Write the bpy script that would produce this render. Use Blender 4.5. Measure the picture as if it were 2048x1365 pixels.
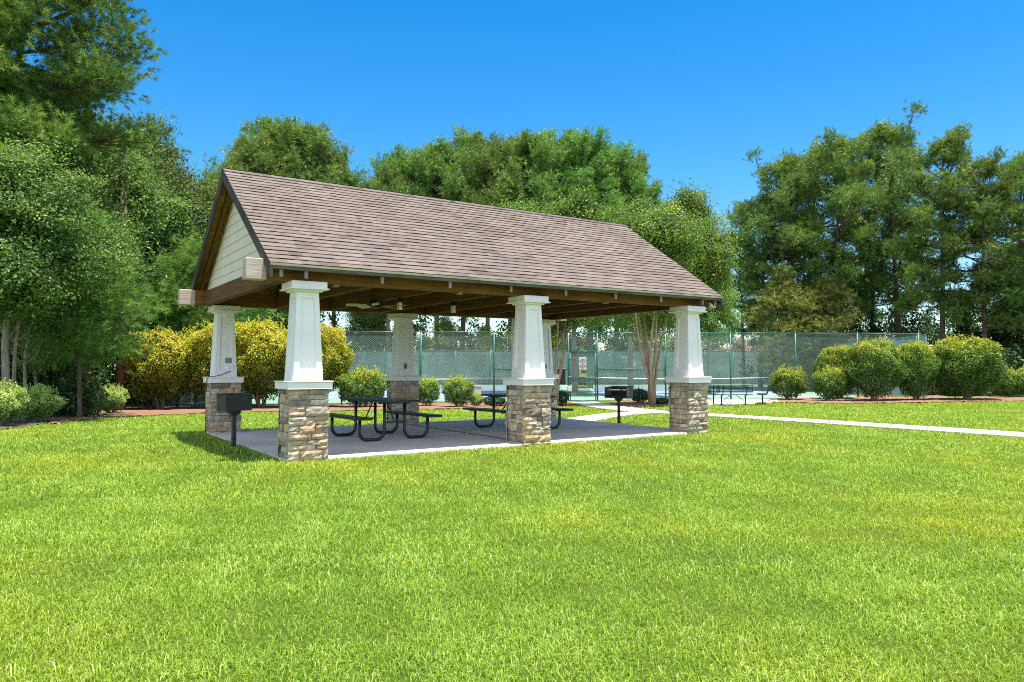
import bpy, math, random
import numpy as np
from mathutils import Vector, Matrix

for o in list(bpy.data.objects):
    bpy.data.objects.remove(o, do_unlink=True)
scene = bpy.context.scene
COL = scene.collection
R = math.radians

# ------------------------------------------------------------------ camera
CAM = (-3.6402, -11.2931, 1.4281)
YAW, PITCH, FPX = 0.5849, R(1.973), 1486.66
cd = bpy.data.cameras.new('camera')
cam = bpy.data.objects.new('camera', cd)
COL.objects.link(cam)
cam.location = CAM
cam.rotation_euler = (R(90) + PITCH, 0, -YAW)
cd.sensor_width = 36
cd.lens = FPX / 2048 * 36
cd.clip_end = 3000
scene.camera = cam

# ------------------------------------------------------------------ light
SUN = Vector((0.09, -0.164, 1.0)).normalized()
w = bpy.data.worlds.new('World')
scene.world = w
w.use_nodes = True
wn = w.node_tree
bg = wn.nodes['Background']
sky = wn.nodes.new('ShaderNodeTexSky')
sky.sky_type = 'NISHITA'
sky.sun_disc = False
sky.sun_elevation = math.asin(SUN.z)
sky.sun_rotation = math.atan2(SUN.x, SUN.y)
sky.air_density = 1.0
sky.dust_density = 0.25
sky.ozone_density = 3.0
hs = wn.nodes.new('ShaderNodeHueSaturation')
SKY_FILL = 0.55
hs.inputs['Saturation'].default_value = 1.44
hs.inputs['Hue'].default_value = 0.497
wn.links.new(sky.outputs[0], hs.inputs['Color'])
# white sky fill light added behind the camera, white glow round the high sun
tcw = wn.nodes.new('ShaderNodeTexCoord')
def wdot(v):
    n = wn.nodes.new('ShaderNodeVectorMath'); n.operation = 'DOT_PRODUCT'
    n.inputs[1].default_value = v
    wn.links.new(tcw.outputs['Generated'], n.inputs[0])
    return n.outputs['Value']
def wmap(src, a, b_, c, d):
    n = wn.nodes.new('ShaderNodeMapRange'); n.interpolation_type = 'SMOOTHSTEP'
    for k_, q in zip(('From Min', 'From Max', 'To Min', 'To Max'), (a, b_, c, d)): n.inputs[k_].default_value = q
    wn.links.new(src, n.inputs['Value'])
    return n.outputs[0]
sky_fill = wmap(wdot((-math.sin(YAW), -math.cos(YAW), 0.25)), -0.05, 0.55, 0.0, SKY_FILL)
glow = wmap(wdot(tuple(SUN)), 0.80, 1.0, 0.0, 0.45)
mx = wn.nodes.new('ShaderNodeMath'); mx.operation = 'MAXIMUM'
wn.links.new(sky_fill, mx.inputs[0]); wn.links.new(glow, mx.inputs[1])
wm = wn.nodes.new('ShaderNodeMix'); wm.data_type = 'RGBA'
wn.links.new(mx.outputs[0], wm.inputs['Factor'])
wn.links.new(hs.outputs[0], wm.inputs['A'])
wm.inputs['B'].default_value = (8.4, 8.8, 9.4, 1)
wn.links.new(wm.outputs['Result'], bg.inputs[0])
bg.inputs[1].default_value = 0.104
ld = bpy.data.lights.new('sun', 'SUN')
ld.energy = 5.0
ld.angle = R(0.53)
ld.color = (1.0, 0.95, 0.86)
sun = bpy.data.objects.new('sun', ld)
COL.objects.link(sun)
sun.location = (0, 0, 40)
sun.rotation_euler = SUN.to_track_quat('Z', 'Y').to_euler()
scene.view_settings.view_transform = 'Standard'
scene.view_settings.look = 'None'
scene.view_settings.gamma = 1
scene.view_settings.exposure = 1.1
scene.cycles.max_bounces = 8
scene.cycles.diffuse_bounces = 4
scene.cycles.transparent_max_bounces = 16
scene.cycles.use_denoising = False
scene.cycles.use_adaptive_sampling = False
scene.cycles.filter_width = 1.05
scene.cycles.sample_clamp_indirect = 6

# ------------------------------------------------------------------ helpers
FX, FY = math.sin(YAW), math.cos(YAW)
RX, RY = math.cos(YAW), -math.sin(YAW)


def xd(x, y):
    dx, dy = x - CAM[0], y - CAM[1]
    return dx * RX + dy * RY, dx * FX + dy * FY


def XY(X, D):
    return CAM[0] + RX * X + FX * D, CAM[1] + RY * X + FY * D


def sstep(a, b, t):
    u = np.clip((t - a) / (b - a), 0, 1)
    return u * u * (3 - 2 * u)


def gz(x, y):
    X, D = xd(np.asarray(x, float), np.asarray(y, float))
    base = np.clip(-0.38 + (X - 2) * 0.0115, -0.6, -0.1)
    z = base * sstep(14, 36, D)
    k = sstep(39.5, 42, D)
    return z * (1 - k) + (-0.52) * k


def spot(px, D):
    """ground place seen in photo column px (0..2048) at depth D"""
    return XY((px - 1024) / FPX * D, D)


def ground_at(px, py):
    """ground place of a photo pixel below the horizon"""
    D = 20.0
    for _ in range(25):
        x, y = spot(px, D)
        z = float(gz(x, y))
        D = (CAM[2] - z) * FPX / (py - 733.6)
    return spot(px, D)


def ztop(py, D):
    return CAM[2] + (733.6 - py) / FPX * D


def link(o, parent=None):
    COL.objects.link(o)
    if parent is not None:
        o.parent = parent
    return o


def tag(o, label=None, cat=None, group=None, kind=None):
    if label: o['label'] = label
    if cat: o['category'] = cat
    if group: o['group'] = group
    if kind: o['kind'] = kind
    return o


def empty(name, loc=(0, 0, 0), rz=0.0):
    o = bpy.data.objects.new(name, None)
    o.location = loc
    o.rotation_euler = (0, 0, rz)
    o.empty_display_size = 0.3
    return link(o)


class MB:
    """collects primitives into one mesh"""

    def __init__(s):
        s.v, s.f, s.r = [], [], []

    def add(s, vs, fs, r=0.5):
        n = len(s.v)
        s.v += [tuple(p) for p in vs]
        s.f += [tuple(i + n for i in f) for f in fs]
        s.r += [r] * len(fs)

    def box(s, c, size, rot=None, r=0.5, bev=0.0):
        hx, hy, hz = (q / 2 for q in size)
        if bev <= 0:
            vs = [Vector((sx * hx, sy * hy, sz * hz)) for sz in (-1, 1) for sy in (-1, 1) for sx in (-1, 1)]
            fs = [(0, 2, 3, 1), (4, 5, 7, 6), (0, 1, 5, 4), (2, 6, 7, 3), (0, 4, 6, 2), (1, 3, 7, 5)]
        else:
            b = min(bev, hx * .9, hy * .9, hz * .9)
            vs, fs = [], []
            idx = {}
            for sx in (-1, 1):
                for sy in (-1, 1):
                    for sz in (-1, 1):
                        for a in range(3):
                            p = [sx * hx, sy * hy, sz * hz]
                            for k, sg in enumerate((sx, sy, sz)):
                                if k != a:
                                    p[k] -= sg * b
                            idx[(sx, sy, sz, a)] = len(vs)
                            vs.append(Vector(p))
            for a in range(3):
                o1, o2 = [k for k in range(3) if k != a]
                for sg in (-1, 1):
                    q = []
                    for (u, v) in ((-1, -1), (1, -1), (1, 1), (-1, 1)):
                        t = [0, 0, 0]; t[a] = sg; t[o1] = u; t[o2] = v
                        q.append(idx[(*t, a)])
                    flip = (sg == 1) != (a == 1)
                    fs.append(tuple(q) if flip else tuple(reversed(q)))
            for a in range(3):            # edges parallel to axis a
                o1, o2 = [k for k in range(3) if k != a]
                for u in (-1, 1):
                    for v in (-1, 1):
                        t0 = [0, 0, 0]; t0[a] = -1; t0[o1] = u; t0[o2] = v
                        t1 = list(t0); t1[a] = 1
                        fs.append((idx[(*t0, o1)], idx[(*t0, o2)], idx[(*t1, o2)], idx[(*t1, o1)]))
            for sx in (-1, 1):
                for sy in (-1, 1):
                    for sz in (-1, 1):
                        fs.append(tuple(idx[(sx, sy, sz, a)] for a in range(3)))
        M = rot if rot is not None else Matrix.Identity(3)
        c = Vector(c)
        s.add([M @ p + c for p in vs], fs, r)

    def bar(s, a, b, wd, ht, r=0.5, bev=0.0, up=(0, 0, 1)):
        """box from a to b, wd across, ht along up"""
        a, b = Vector(a), Vector(b)
        x = (b - a).normalized()
        y = Vector(up).cross(x).normalized()
        z = x.cross(y)
        M = Matrix((x, y, z)).transposed()
        s.box((a + b) / 2, ((b - a).length, wd, ht), M, r, bev)

    def tube(s, pts, rad, n=8, r=0.5, caps=True):
        pts = [Vector(p) for p in pts]
        if not hasattr(rad, '__len__'):
            rad = [rad] * len(pts)
        vs, fs = [], []
        px = None
        for i, p in enumerate(pts):
            t = (pts[min(i + 1, len(pts) - 1)] - pts[max(i - 1, 0)]).normalized()
            if px is None:
                px = t.orthogonal().normalized()
            else:
                px = (px - t * px.dot(t))
                px = px.normalized() if px.length > 1e-6 else t.orthogonal().normalized()
            py = t.cross(px)
            for k in range(n):
                a = 2 * math.pi * k / n
                vs.append(p + (px * math.cos(a) + py * math.sin(a)) * rad[i])
        for i in range(len(pts) - 1):
            for k in range(n):
                k2 = (k + 1) % n
                fs.append((i * n + k, i * n + k2, (i + 1) * n + k2, (i + 1) * n + k))
        if caps:
            fs.append(tuple(reversed(range(n))))
            fs.append(tuple((len(pts) - 1) * n + k for k in range(n)))
        s.add(vs, fs, r)

    def lathe(s, prof, n=16, c=(0, 0, 0), r=0.5):
        c = Vector(c)
        s.tube_rings([[c + Vector((q * math.cos(2 * math.pi * k / n), q * math.sin(2 * math.pi * k / n), z)) for k in range(n)] for q, z in prof], r)

    def tube_rings(s, rings, r=0.5):
        n = len(rings[0])
        vs = [p for g in rings for p in g]
        fs = []
        for i in range(len(rings) - 1):
            for k in range(n):
                k2 = (k + 1) % n
                fs.append((i * n + k, i * n + k2, (i + 1) * n + k2, (i + 1) * n + k))
        fs.append(tuple(reversed(range(n))))
        fs.append(tuple((len(rings) - 1) * n + k for k in range(n)))
        s.add(vs, fs, r)

    def prism(s, poly, d, r=0.5):
        """extrude a polygon of 3-D points by vector d"""
        poly = [Vector(p) for p in poly]
        d = Vector(d)
        n = len(poly)
        fs = [tuple(reversed(range(n))), tuple(range(n, 2 * n))]
        fs += [(k, (k + 1) % n, (k + 1) % n + n, k + n) for k in range(n)]
        s.add(poly + [p + d for p in poly], fs, r)

    def mesh(s, name, mat, smooth=False):
        me = bpy.data.meshes.new(name)
        me.from_pydata(s.v, [], s.f)
        at = me.attributes.new('rnd', 'FLOAT', 'FACE')
        at.data.foreach_set('value', np.array(s.r, np.float32))
        me.materials.append(mat)
        if smooth:
            me.shade_smooth()
        me.update()
        return me

    def build(s, name, mat, parent=None, smooth=False):
        return link(bpy.data.objects.new(name, s.mesh(name, mat, smooth)), parent)


def npmesh(name, verts, faces, rnd, mat, smooth=False):
    """fast mesh: faces is a list of (M,k) int arrays, rnd one float per face in that order"""
    me = bpy.data.meshes.new(name)
    verts = np.asarray(verts, np.float32).reshape(-1, 3)
    me.vertices.add(len(verts))
    me.vertices.foreach_set('co', verts.ravel())
    li = np.concatenate([f.ravel() for f in faces]).astype(np.int32)
    cnt = np.concatenate([np.full(len(f), f.shape[1], np.int32) for f in faces])
    st = np.concatenate([[0], np.cumsum(cnt)[:-1]]).astype(np.int32)
    me.loops.add(len(li))
    me.loops.foreach_set('vertex_index', li)
    me.polygons.add(len(cnt))
    me.polygons.foreach_set('loop_start', st)
    me.update(calc_edges=True)
    at = me.attributes.new('rnd', 'FLOAT', 'FACE')
    at.data.foreach_set('value', np.asarray(rnd, np.float32))
    me.materials.append(mat)
    me.polygons.foreach_set('use_smooth', np.full(len(cnt), smooth))
    return me


# ------------------------------------------------------------------ materials
def newmat(name):
    m = bpy.data.materials.new(name)
    m.use_nodes = True
    nt = m.node_tree
    b = nt.nodes['Principled BSDF']
    return m, nt, b


def ramp(nt, src, cols, interp='LINEAR'):
    n = nt.nodes.new('ShaderNodeValToRGB')
    e = n.color_ramp.elements
    n.color_ramp.interpolation = interp
    while len(e) < len(cols):
        e.new(0.5)
    for k, (p, c) in enumerate(cols):
        e[k].position = p
        e[k].color = (*c, 1)
    nt.links.new(src, n.inputs[0])
    return n.outputs[0]


def noise(nt, scale, detail=4, rough=0.55, coord='Object', sc=(1, 1, 1)):
    t = nt.nodes.new('ShaderNodeTexCoord')
    mp = nt.nodes.new('ShaderNodeMapping')
    mp.inputs['Scale'].default_value = sc
    nt.links.new(t.outputs[coord], mp.inputs[0])
    n = nt.nodes.new('ShaderNodeTexNoise')
    n.inputs['Scale'].default_value = scale
    n.inputs['Detail'].default_value = detail
    n.inputs['Roughness'].default_value = rough
    nt.links.new(mp.outputs[0], n.inputs['Vector'])
    return n.outputs['Fac']


def attr(nt, name='rnd'):
    a = nt.nodes.new('ShaderNodeAttribute')
    a.attribute_name = name
    return a.outputs['Fac']


def mix(nt, a, b, fac, mode='MIX'):
    n = nt.nodes.new('ShaderNodeMix')
    n.data_type = 'RGBA'
    n.blend_type = mode
    for sock, v in ((n.inputs['Factor'], fac), (n.inputs['A'], a), (n.inputs['B'], b)):
        if hasattr(v, 'is_output'):
            nt.links.new(v, sock)
        elif isinstance(v, (int, float)):
            sock.default_value = v
        else:
            sock.default_value = (*v, 1)
    return n.outputs['Result']


def bump(nt, b, h, strength=0.4, dist=0.02):
    n = nt.nodes.new('ShaderNodeBump')
    n.inputs['Strength'].default_value = strength
    n.inputs['Distance'].default_value = dist
    nt.links.new(h, n.inputs['Height'])
    nt.links.new(n.outputs[0], b.inputs['Normal'])


def plain(name, col, rough=0.5, metal=0.0, var=0.12, scale=6, spec=0.5, bmp=0.0):
    m, nt, b = newmat(name)
    f = noise(nt, scale, 5)
    c = ramp(nt, f, [(0.3, [q * (1 - var) for q in col]), (0.7, [min(1, q * (1 + var)) for q in col])])
    nt.links.new(c, b.inputs['Base Color'])
    b.inputs['Roughness'].default_value = rough
    b.inputs['Metallic'].default_value = metal
    b.inputs['Specular IOR Level'].default_value = spec
    if bmp:
        bump(nt, b, noise(nt, scale * 12, 4), bmp, 0.01)
    return m


def wood(name, dark, lite, sc, rough=0.75, knots=True):
    m, nt, b = newmat(name)
    g = noise(nt, 3.0, 8, 0.65, sc=sc)
    c = ramp(nt, g, [(0.30, dark), (0.72, lite)])
    big = noise(nt, 1.3, 3)
    c = mix(nt, c, [q * 0.45 for q in dark], ramp(nt, big, [(0.55, (0, 0, 0)), (0.75, (0.7, 0.7, 0.7))]))
    r = attr(nt)
    c = mix(nt, c, ramp(nt, r, [(0, (0.72, 0.72, 0.72)), (1, (1.2, 1.2, 1.2))]), 1.0, 'MULTIPLY')
    nt.links.new(c, b.inputs['Base Color'])
    b.inputs['Roughness'].default_value = rough
    b.inputs['Specular IOR Level'].default_value = 0.25
    bump(nt, b, g, 0.35, 0.01)
    return m


def leafmat(name, cols, trans=0.35, tint=0.12, rough=0.45, spec=0.35, tcol=None, gain=1.35):
    cols = [(p, [min(.7, q * gain) for q in c]) for p, c in cols]
    m, nt, b = newmat(name)
    oi = nt.nodes.new('ShaderNodeObjectInfo')
    c = ramp(nt, attr(nt), cols)
    h = nt.nodes.new('ShaderNodeHueSaturation')
    mr = nt.nodes.new('ShaderNodeMapRange')
    mr.inputs['To Min'].default_value = 0.5 - tint * 0.12
    mr.inputs['To Max'].default_value = 0.5 + tint * 0.12
    nt.links.new(oi.outputs['Random'], mr.inputs['Value'])
    nt.links.new(mr.outputs[0], h.inputs['Hue'])
    mv = nt.nodes.new('ShaderNodeMapRange')
    mv.inputs['To Min'].default_value = 1 - tint
    mv.inputs['To Max'].default_value = 1 + tint
    nt.links.new(oi.outputs['Random'], mv.inputs['Value'])
    nt.links.new(mv.outputs[0], h.inputs['Value'])
    nt.links.new(c, h.inputs['Color'])
    nt.links.new(h.outputs[0], b.inputs['Base Color'])
    b.inputs['Roughness'].default_value = rough
    b.inputs['Specular IOR Level'].default_value = spec
    t = nt.nodes.new('ShaderNodeBsdfTranslucent')
    tc = mix(nt, h.outputs[0], tcol or (1.35, 1.3, 0.55), 1.0, 'MULTIPLY')
    nt.links.new(tc, t.inputs['Color'])
    ms = nt.nodes.new('ShaderNodeMixShader')
    ms.inputs[0].default_value = trans
    nt.links.new(b.outputs[0], ms.inputs[1])
    nt.links.new(t.outputs[0], ms.inputs[2])
    nt.links.new(ms.outputs[0], nt.nodes['Material Output'].inputs['Surface'])
    return m


M = {}
M['white'] = plain('white_paint', (0.80, 0.775, 0.775), 0.45, var=0.055, scale=2.2)
M['cream'] = plain('cream_siding', (0.70, 0.62, 0.52), 0.55, var=0.05, scale=3)
M['beam'] = wood('stained_timber', (0.10, 0.042, 0.011), (0.28, 0.14, 0.04), (0.5, 9, 9))
M['beam_y'] = wood('stained_cross_timber', (0.07, 0.030, 0.009), (0.20, 0.095, 0.03), (9, 0.5, 9))
M['board'] = wood('ceiling_board_timber', (0.24, 0.115, 0.03), (0.50, 0.285, 0.095), (0.5, 9, 9))
M['grey_wood'] = wood('weathered_timber', (0.17, 0.145, 0.125), (0.36, 0.31, 0.27), (9, 0.7, 0.7))
M['barge'] = wood('dark_barge_timber', (0.035, 0.030, 0.028), (0.095, 0.085, 0.08), (6, 0.7, 0.7))
M['fascia'] = wood('grey_fascia_timber', (0.07, 0.066, 0.058), (0.16, 0.15, 0.135), (0.6, 6, 6))
M['sunlit_end'] = wood('sunlit_end_timber', (0.34, 0.27, 0.22), (0.62, 0.52, 0.45), (1, 9, 18))  # pale colour stands in for sun on the beam ends
M['drip'] = plain('mossy_drip_edge', (0.25, 0.25, 0.14), 0.5, var=0.25, scale=5)
M['black'] = plain('black_coated_metal', (0.012, 0.013, 0.014), 0.42, var=0.3, scale=9)
M['tabletop'] = plain('black_table_coating', (0.022, 0.023, 0.025), 0.34, var=0.3, scale=9)
M['grill'] = plain('sooty_steel', (0.022, 0.024, 0.025), 0.55, 0.2, var=0.5, scale=8)
M['grate'] = plain('worn_steel', (0.32, 0.27, 0.25), 0.45, 0.7, var=0.3, scale=20)
M['green_metal'] = plain('green_fence_coating', (0.03, 0.13, 0.10), 0.4, var=0.25, scale=3)
M['green_wire'] = plain('green_wire_coating', (0.25, 0.36, 0.325), 0.4, var=0.1, scale=3)
M['green_bench'] = plain('green_bench_coating', (0.012, 0.07, 0.05), 0.35, var=0.25, scale=6)
M['sign_white'] = plain('sign_white', (0.78, 0.76, 0.74), 0.5, var=0.04)
M['sign_black'] = plain('sign_lettering', (0.03, 0.03, 0.03), 0.5)
M['sign_yellow'] = plain('yellow_lettering', (0.75, 0.72, 0.12), 0.5)
M['sign_tan'] = plain('tan_sign', (0.42, 0.40, 0.22), 0.5)
M['grey_box'] = plain('grey_cabinet', (0.50, 0.47, 0.45), 0.5, var=0.08)
M['brown_box'] = plain('brown_cabinet_side', (0.16, 0.12, 0.11), 0.6)
M['outlet_grey'] = plain('grey_outlet_cover', (0.22, 0.22, 0.22), 0.4)
M['outlet_brown'] = plain('bronze_outlet_cover', (0.12, 0.09, 0.05), 0.4)
M['blade'] = plain('pale_fan_blade', (0.62, 0.57, 0.44), 0.5, var=0.08)
M['glass_lamp'] = plain('frosted_lamp_glass', (0.80, 0.74, 0.52), 0.25, var=0.1, scale=30)
M['globe'] = plain('white_globe_glass', (0.85, 0.85, 0.84), 0.2, var=0.02)
M['trunk_pine'] = None

m, nt, b = newmat('bark_pine')
f = noise(nt, 5, 7, 0.7, sc=(3, 3, 0.6))
c = ramp(nt, f, [(0.35, (0.045, 0.030, 0.022)), (0.55, (0.15, 0.10, 0.075)), (0.75, (0.27, 0.20, 0.16))])
nt.links.new(c, b.inputs['Base Color']); b.inputs['Roughness'].default_value = 0.9
bump(nt, b, f, 0.8, 0.05)
M['bark_pine'] = m
m, nt, b = newmat('bark_pale')
f = noise(nt, 6, 6, 0.6, sc=(3, 3, 0.5))
c = ramp(nt, f, [(0.3, (0.16, 0.125, 0.095)), (0.7, (0.36, 0.30, 0.245))])
nt.links.new(c, b.inputs['Base Color']); b.inputs['Roughness'].default_value = 0.85
M['bark_pale'] = m
m, nt, b = newmat('bark_tan')
f = noise(nt, 4, 6, 0.6, sc=(2, 2, 0.35))
c = ramp(nt, f, [(0.3, (0.21, 0.13, 0.08)), (0.7, (0.44, 0.33, 0.23))])
nt.links.new(c, b.inputs['Base Color']); b.inputs['Roughness'].default_value = 0.7
M['bark_tan'] = m

# stone
m, nt, b = newmat('ledge_stone')
c = ramp(nt, attr(nt), [(0.0, (0.25, 0.215, 0.19)), (0.14, (0.42, 0.375, 0.325)), (0.3, (0.56, 0.49, 0.40)), (0.45, (0.50, 0.35, 0.225)),
                        (0.58, (0.62, 0.55, 0.46)), (0.72, (0.42, 0.39, 0.36)), (0.86, (0.56, 0.44, 0.31)), (1.0, (0.66, 0.60, 0.53))])
f = noise(nt, 7, 8, 0.65)
c = mix(nt, c, ramp(nt, f, [(0.3, (0.50, 0.47, 0.44)), (0.7, (1.16, 1.11, 1.05))]), 1.0, 'MULTIPLY')
nt.links.new(c, b.inputs['Base Color']); b.inputs['Roughness'].default_value = 0.9
b.inputs['Specular IOR Level'].default_value = 0.2
bump(nt, b, noise(nt, 22, 6, 0.7), 0.7, 0.02)
M['stone'] = m
M['mortar'] = plain('mortar', (0.12, 0.11, 0.10), 0.95, var=0.3, scale=12)

# shingles
m, nt, b = newmat('roof_shingle')
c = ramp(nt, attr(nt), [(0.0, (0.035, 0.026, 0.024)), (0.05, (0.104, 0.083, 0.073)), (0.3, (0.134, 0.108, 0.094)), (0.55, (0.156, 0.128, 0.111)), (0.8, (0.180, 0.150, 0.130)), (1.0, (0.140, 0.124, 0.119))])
f = noise(nt, 90, 3, 0.7)
c = mix(nt, c, ramp(nt, f, [(0.3, (0.72, 0.72, 0.72)), (0.7, (1.25, 1.25, 1.25))]), 1.0, 'MULTIPLY')
f2 = noise(nt, 0.7, 4, 0.6, sc=(1, 0.6, 0.6))
c = mix(nt, c, ramp(nt, f2, [(0.3, (0.88, 0.86, 0.86)), (0.7, (1.1, 1.1, 1.09))]), 1.0, 'MULTIPLY')
nt.links.new(c, b.inputs['Base Color']); b.inputs['Roughness'].default_value = 0.95
b.inputs['Specular IOR Level'].default_value = 0.15
bump(nt, b, f, 0.4, 0.004)
M['shingle'] = m

# concrete
m, nt, b = newmat('concrete')
f = noise(nt, 0.9, 7, 0.62)
c = ramp(nt, f, [(0.28, (0.49, 0.415, 0.345)), (0.5, (0.60, 0.525, 0.45)), (0.72, (0.68, 0.605, 0.53))])
f2 = noise(nt, 60, 3, 0.7)
c = mix(nt, c, ramp(nt, f2, [(0.3, (0.86, 0.86, 0.86)), (0.7, (1.1, 1.1, 1.1))]), 1.0, 'MULTIPLY')
nt.links.new(c, b.inputs['Base Color']); b.inputs['Roughness'].default_value = 0.85
bump(nt, b, f2, 0.15, 0.004)
M['concrete'] = m
M['joint'] = plain('slab_joint', (0.10, 0.08, 0.07), 0.9, var=0.3)

# ground under the lawn
m, nt, b = newmat('lawn_soil')
f = noise(nt, 0.35, 5, 0.6)
c = ramp(nt, f, [(0.3, (0.075, 0.125, 0.018)), (0.7, (0.14, 0.175, 0.025))])
f2 = noise(nt, 40, 5, 0.75)
c = mix(nt, c, ramp(nt, f2, [(0.3, (0.45, 0.5, 0.4)), (0.7, (1.35, 1.3, 1.2))]), 1.0, 'MULTIPLY')
nt.links.new(c, b.inputs['Base Color']); b.inputs['Roughness'].default_value = 0.95
b.inputs['Specular IOR Level'].default_value = 0.1
bump(nt, b, f2, 0.8, 0.04)
M['lawn'] = m

m, nt, b = newmat('pine_straw')
f = noise(nt, 14, 8, 0.75)
c = ramp(nt, f, [(0.28, (0.10, 0.05, 0.03)), (0.5, (0.24, 0.135, 0.085)), (0.72, (0.38, 0.24, 0.16))])
nt.links.new(c, b.inputs['Base Color']); b.inputs['Roughness'].default_value = 0.95
b.inputs['Specular IOR Level'].default_value = 0.1
bump(nt, b, f, 0.9, 0.06)
M['straw'] = m
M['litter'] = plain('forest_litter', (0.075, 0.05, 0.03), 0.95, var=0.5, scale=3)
M['court_green'] = plain('court_green', (0.20, 0.35, 0.25), 0.7, var=0.06, scale=0.3)
M['court_blue'] = plain('court_blue', (0.22, 0.33, 0.44), 0.7, var=0.06, scale=0.3)
M['court_line'] = plain('court_line', (0.78, 0.78, 0.76), 0.6, var=0.03)

# grass blades : colour by blade and by broad patches
m = leafmat('grass_blade', [(0.0, (0.085, 0.160, 0.012)), (0.35, (0.165, 0.262, 0.020)), (0.65, (0.240, 0.330, 0.040)), (0.9, (0.33, 0.40, 0.085)), (1.0, (0.46, 0.46, 0.22))], trans=0.36, tint=0.0, rough=0.42, spec=0.4, gain=1.38)
nt = m.node_tree
rmp = [n for n in nt.nodes if n.type == 'VALTORGB'][0]
hsv = [n for n in nt.nodes if n.type == 'HUE_SAT'][0]
t = nt.nodes.new('ShaderNodeNewGeometry')
nz = nt.nodes.new('ShaderNodeTexNoise')
nz.inputs['Scale'].default_value = 0.33; nz.inputs['Detail'].default_value = 4
nt.links.new(t.outputs['Position'], nz.inputs['Vector'])
pc = ramp(nt, nz.outputs['Fac'], [(0.30, (0.90, 0.98, 1.0)), (0.52, (1.0, 1.0, 1.0)), (0.70, (1.24, 1.02, 0.75))])
nt.links.new(mix(nt, rmp.outputs[0], pc, 1.0, 'MULTIPLY'), hsv.inputs['Color'])
M['grass'] = m

M['needle'] = leafmat('pine_needle', [(0.0, (0.030, 0.065, 0.018)), (0.5, (0.078, 0.142, 0.028)), (0.85, (0.145, 0.215, 0.042)), (1.0, (0.23, 0.24, 0.06))], trans=0.28, tint=0.16, gain=1.75)
M['needle_bright'] = leafmat('young_pine_needle', [(0.0, (0.034, 0.078, 0.018)), (0.5, (0.090, 0.165, 0.03)), (0.85, (0.165, 0.25, 0.05)), (1.0, (0.25, 0.27, 0.07))], trans=0.3, tint=0.12, gain=1.45)
M['needle_yellow'] = leafmat('yellowing_pine_needle', [(0.0, (0.06, 0.09, 0.02)), (0.5, (0.15, 0.17, 0.035)), (1.0, (0.29, 0.25, 0.06))], trans=0.3, tint=0.12)
M['leaf_oak'] = leafmat('broad_leaf', [(0.0, (0.034, 0.072, 0.018)), (0.45, (0.085, 0.150, 0.034)), (0.8, (0.160, 0.230, 0.060)), (1.0, (0.26, 0.285, 0.10))], trans=0.30, tint=0.2, rough=.55, spec=.25, gain=1.2)
M['leaf_myrtle'] = leafmat('myrtle_leaf', [(0.0, (0.040, 0.085, 0.016)), (0.5, (0.090, 0.165, 0.028)), (0.85, (0.165, 0.235, 0.04)), (1.0, (0.29, 0.29, 0.055))], trans=0.35, tint=0.12)
M['leaf_gold'] = leafmat('golden_hedge_leaf', [(0.0, (0.035, 0.070, 0.014)), (0.30, (0.10, 0.150, 0.018)), (0.55, (0.25, 0.275, 0.024)), (0.88, (0.39, 0.385, 0.032)), (1.0, (0.43, 0.36, 0.05))], trans=0.3, tint=0.08)
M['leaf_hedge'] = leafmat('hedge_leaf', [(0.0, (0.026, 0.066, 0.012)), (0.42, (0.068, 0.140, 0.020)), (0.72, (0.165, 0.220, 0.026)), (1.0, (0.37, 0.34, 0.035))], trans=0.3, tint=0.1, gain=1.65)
M['leaf_azalea'] = leafmat('azalea_leaf', [(0.0, (0.05, 0.10, 0.025)), (0.5, (0.13, 0.20, 0.05)), (1.0, (0.32, 0.36, 0.12))], trans=0.33, tint=0.1, gain=1.7)
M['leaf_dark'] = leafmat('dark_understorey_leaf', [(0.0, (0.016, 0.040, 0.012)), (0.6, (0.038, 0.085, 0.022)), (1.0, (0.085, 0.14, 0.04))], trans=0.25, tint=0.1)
M['petal'] = leafmat('pink_blossom', [(0.0, (0.07, 0.11, 0.035)), (0.52, (0.14, 0.15, 0.06)), (0.62, (0.36, 0.13, 0.15)), (1.0, (0.50, 0.25, 0.28))], trans=0.3, tint=0.1)

# woven windscreen: open weave, part of the light passes
m, nt, b = newmat('windscreen_mesh')
f = noise(nt, 0.5, 5, 0.6)
nt.links.new(ramp(nt, f, [(0.3, (0.22, 0.33, 0.32)), (0.7, (0.32, 0.44, 0.43))]), b.inputs['Base Color'])
b.inputs['Roughness'].default_value = 0.8
tr = nt.nodes.new('ShaderNodeBsdfTransparent')
tl = nt.nodes.new('ShaderNodeBsdfTranslucent')
tl.inputs['Color'].default_value = (0.30, 0.50, 0.48, 1)
m1 = nt.nodes.new('ShaderNodeMixShader'); m1.inputs[0].default_value = 0.45
nt.links.new(b.outputs[0], m1.inputs[1]); nt.links.new(tl.outputs[0], m1.inputs[2])
m2 = nt.nodes.new('ShaderNodeMixShader'); m2.inputs[0].default_value = 0.20
nt.links.new(m1.outputs[0], m2.inputs[1]); nt.links.new(tr.outputs[0], m2.inputs[2])
nt.links.new(m2.outputs[0], nt.nodes['Material Output'].inputs['Surface'])
M['screen'] = m
m, nt, b = newmat('net_mesh')
b.inputs['Base Color'].default_value = (0.05, 0.06, 0.06, 1)
tr = nt.nodes.new('ShaderNodeBsdfTransparent')
m2 = nt.nodes.new('ShaderNodeMixShader'); m2.inputs[0].default_value = 0.55
nt.links.new(b.outputs[0], m2.inputs[1]); nt.links.new(tr.outputs[0], m2.inputs[2])
nt.links.new(m2.outputs[0], nt.nodes['Material Output'].inputs['Surface'])
M['net'] = m

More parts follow.
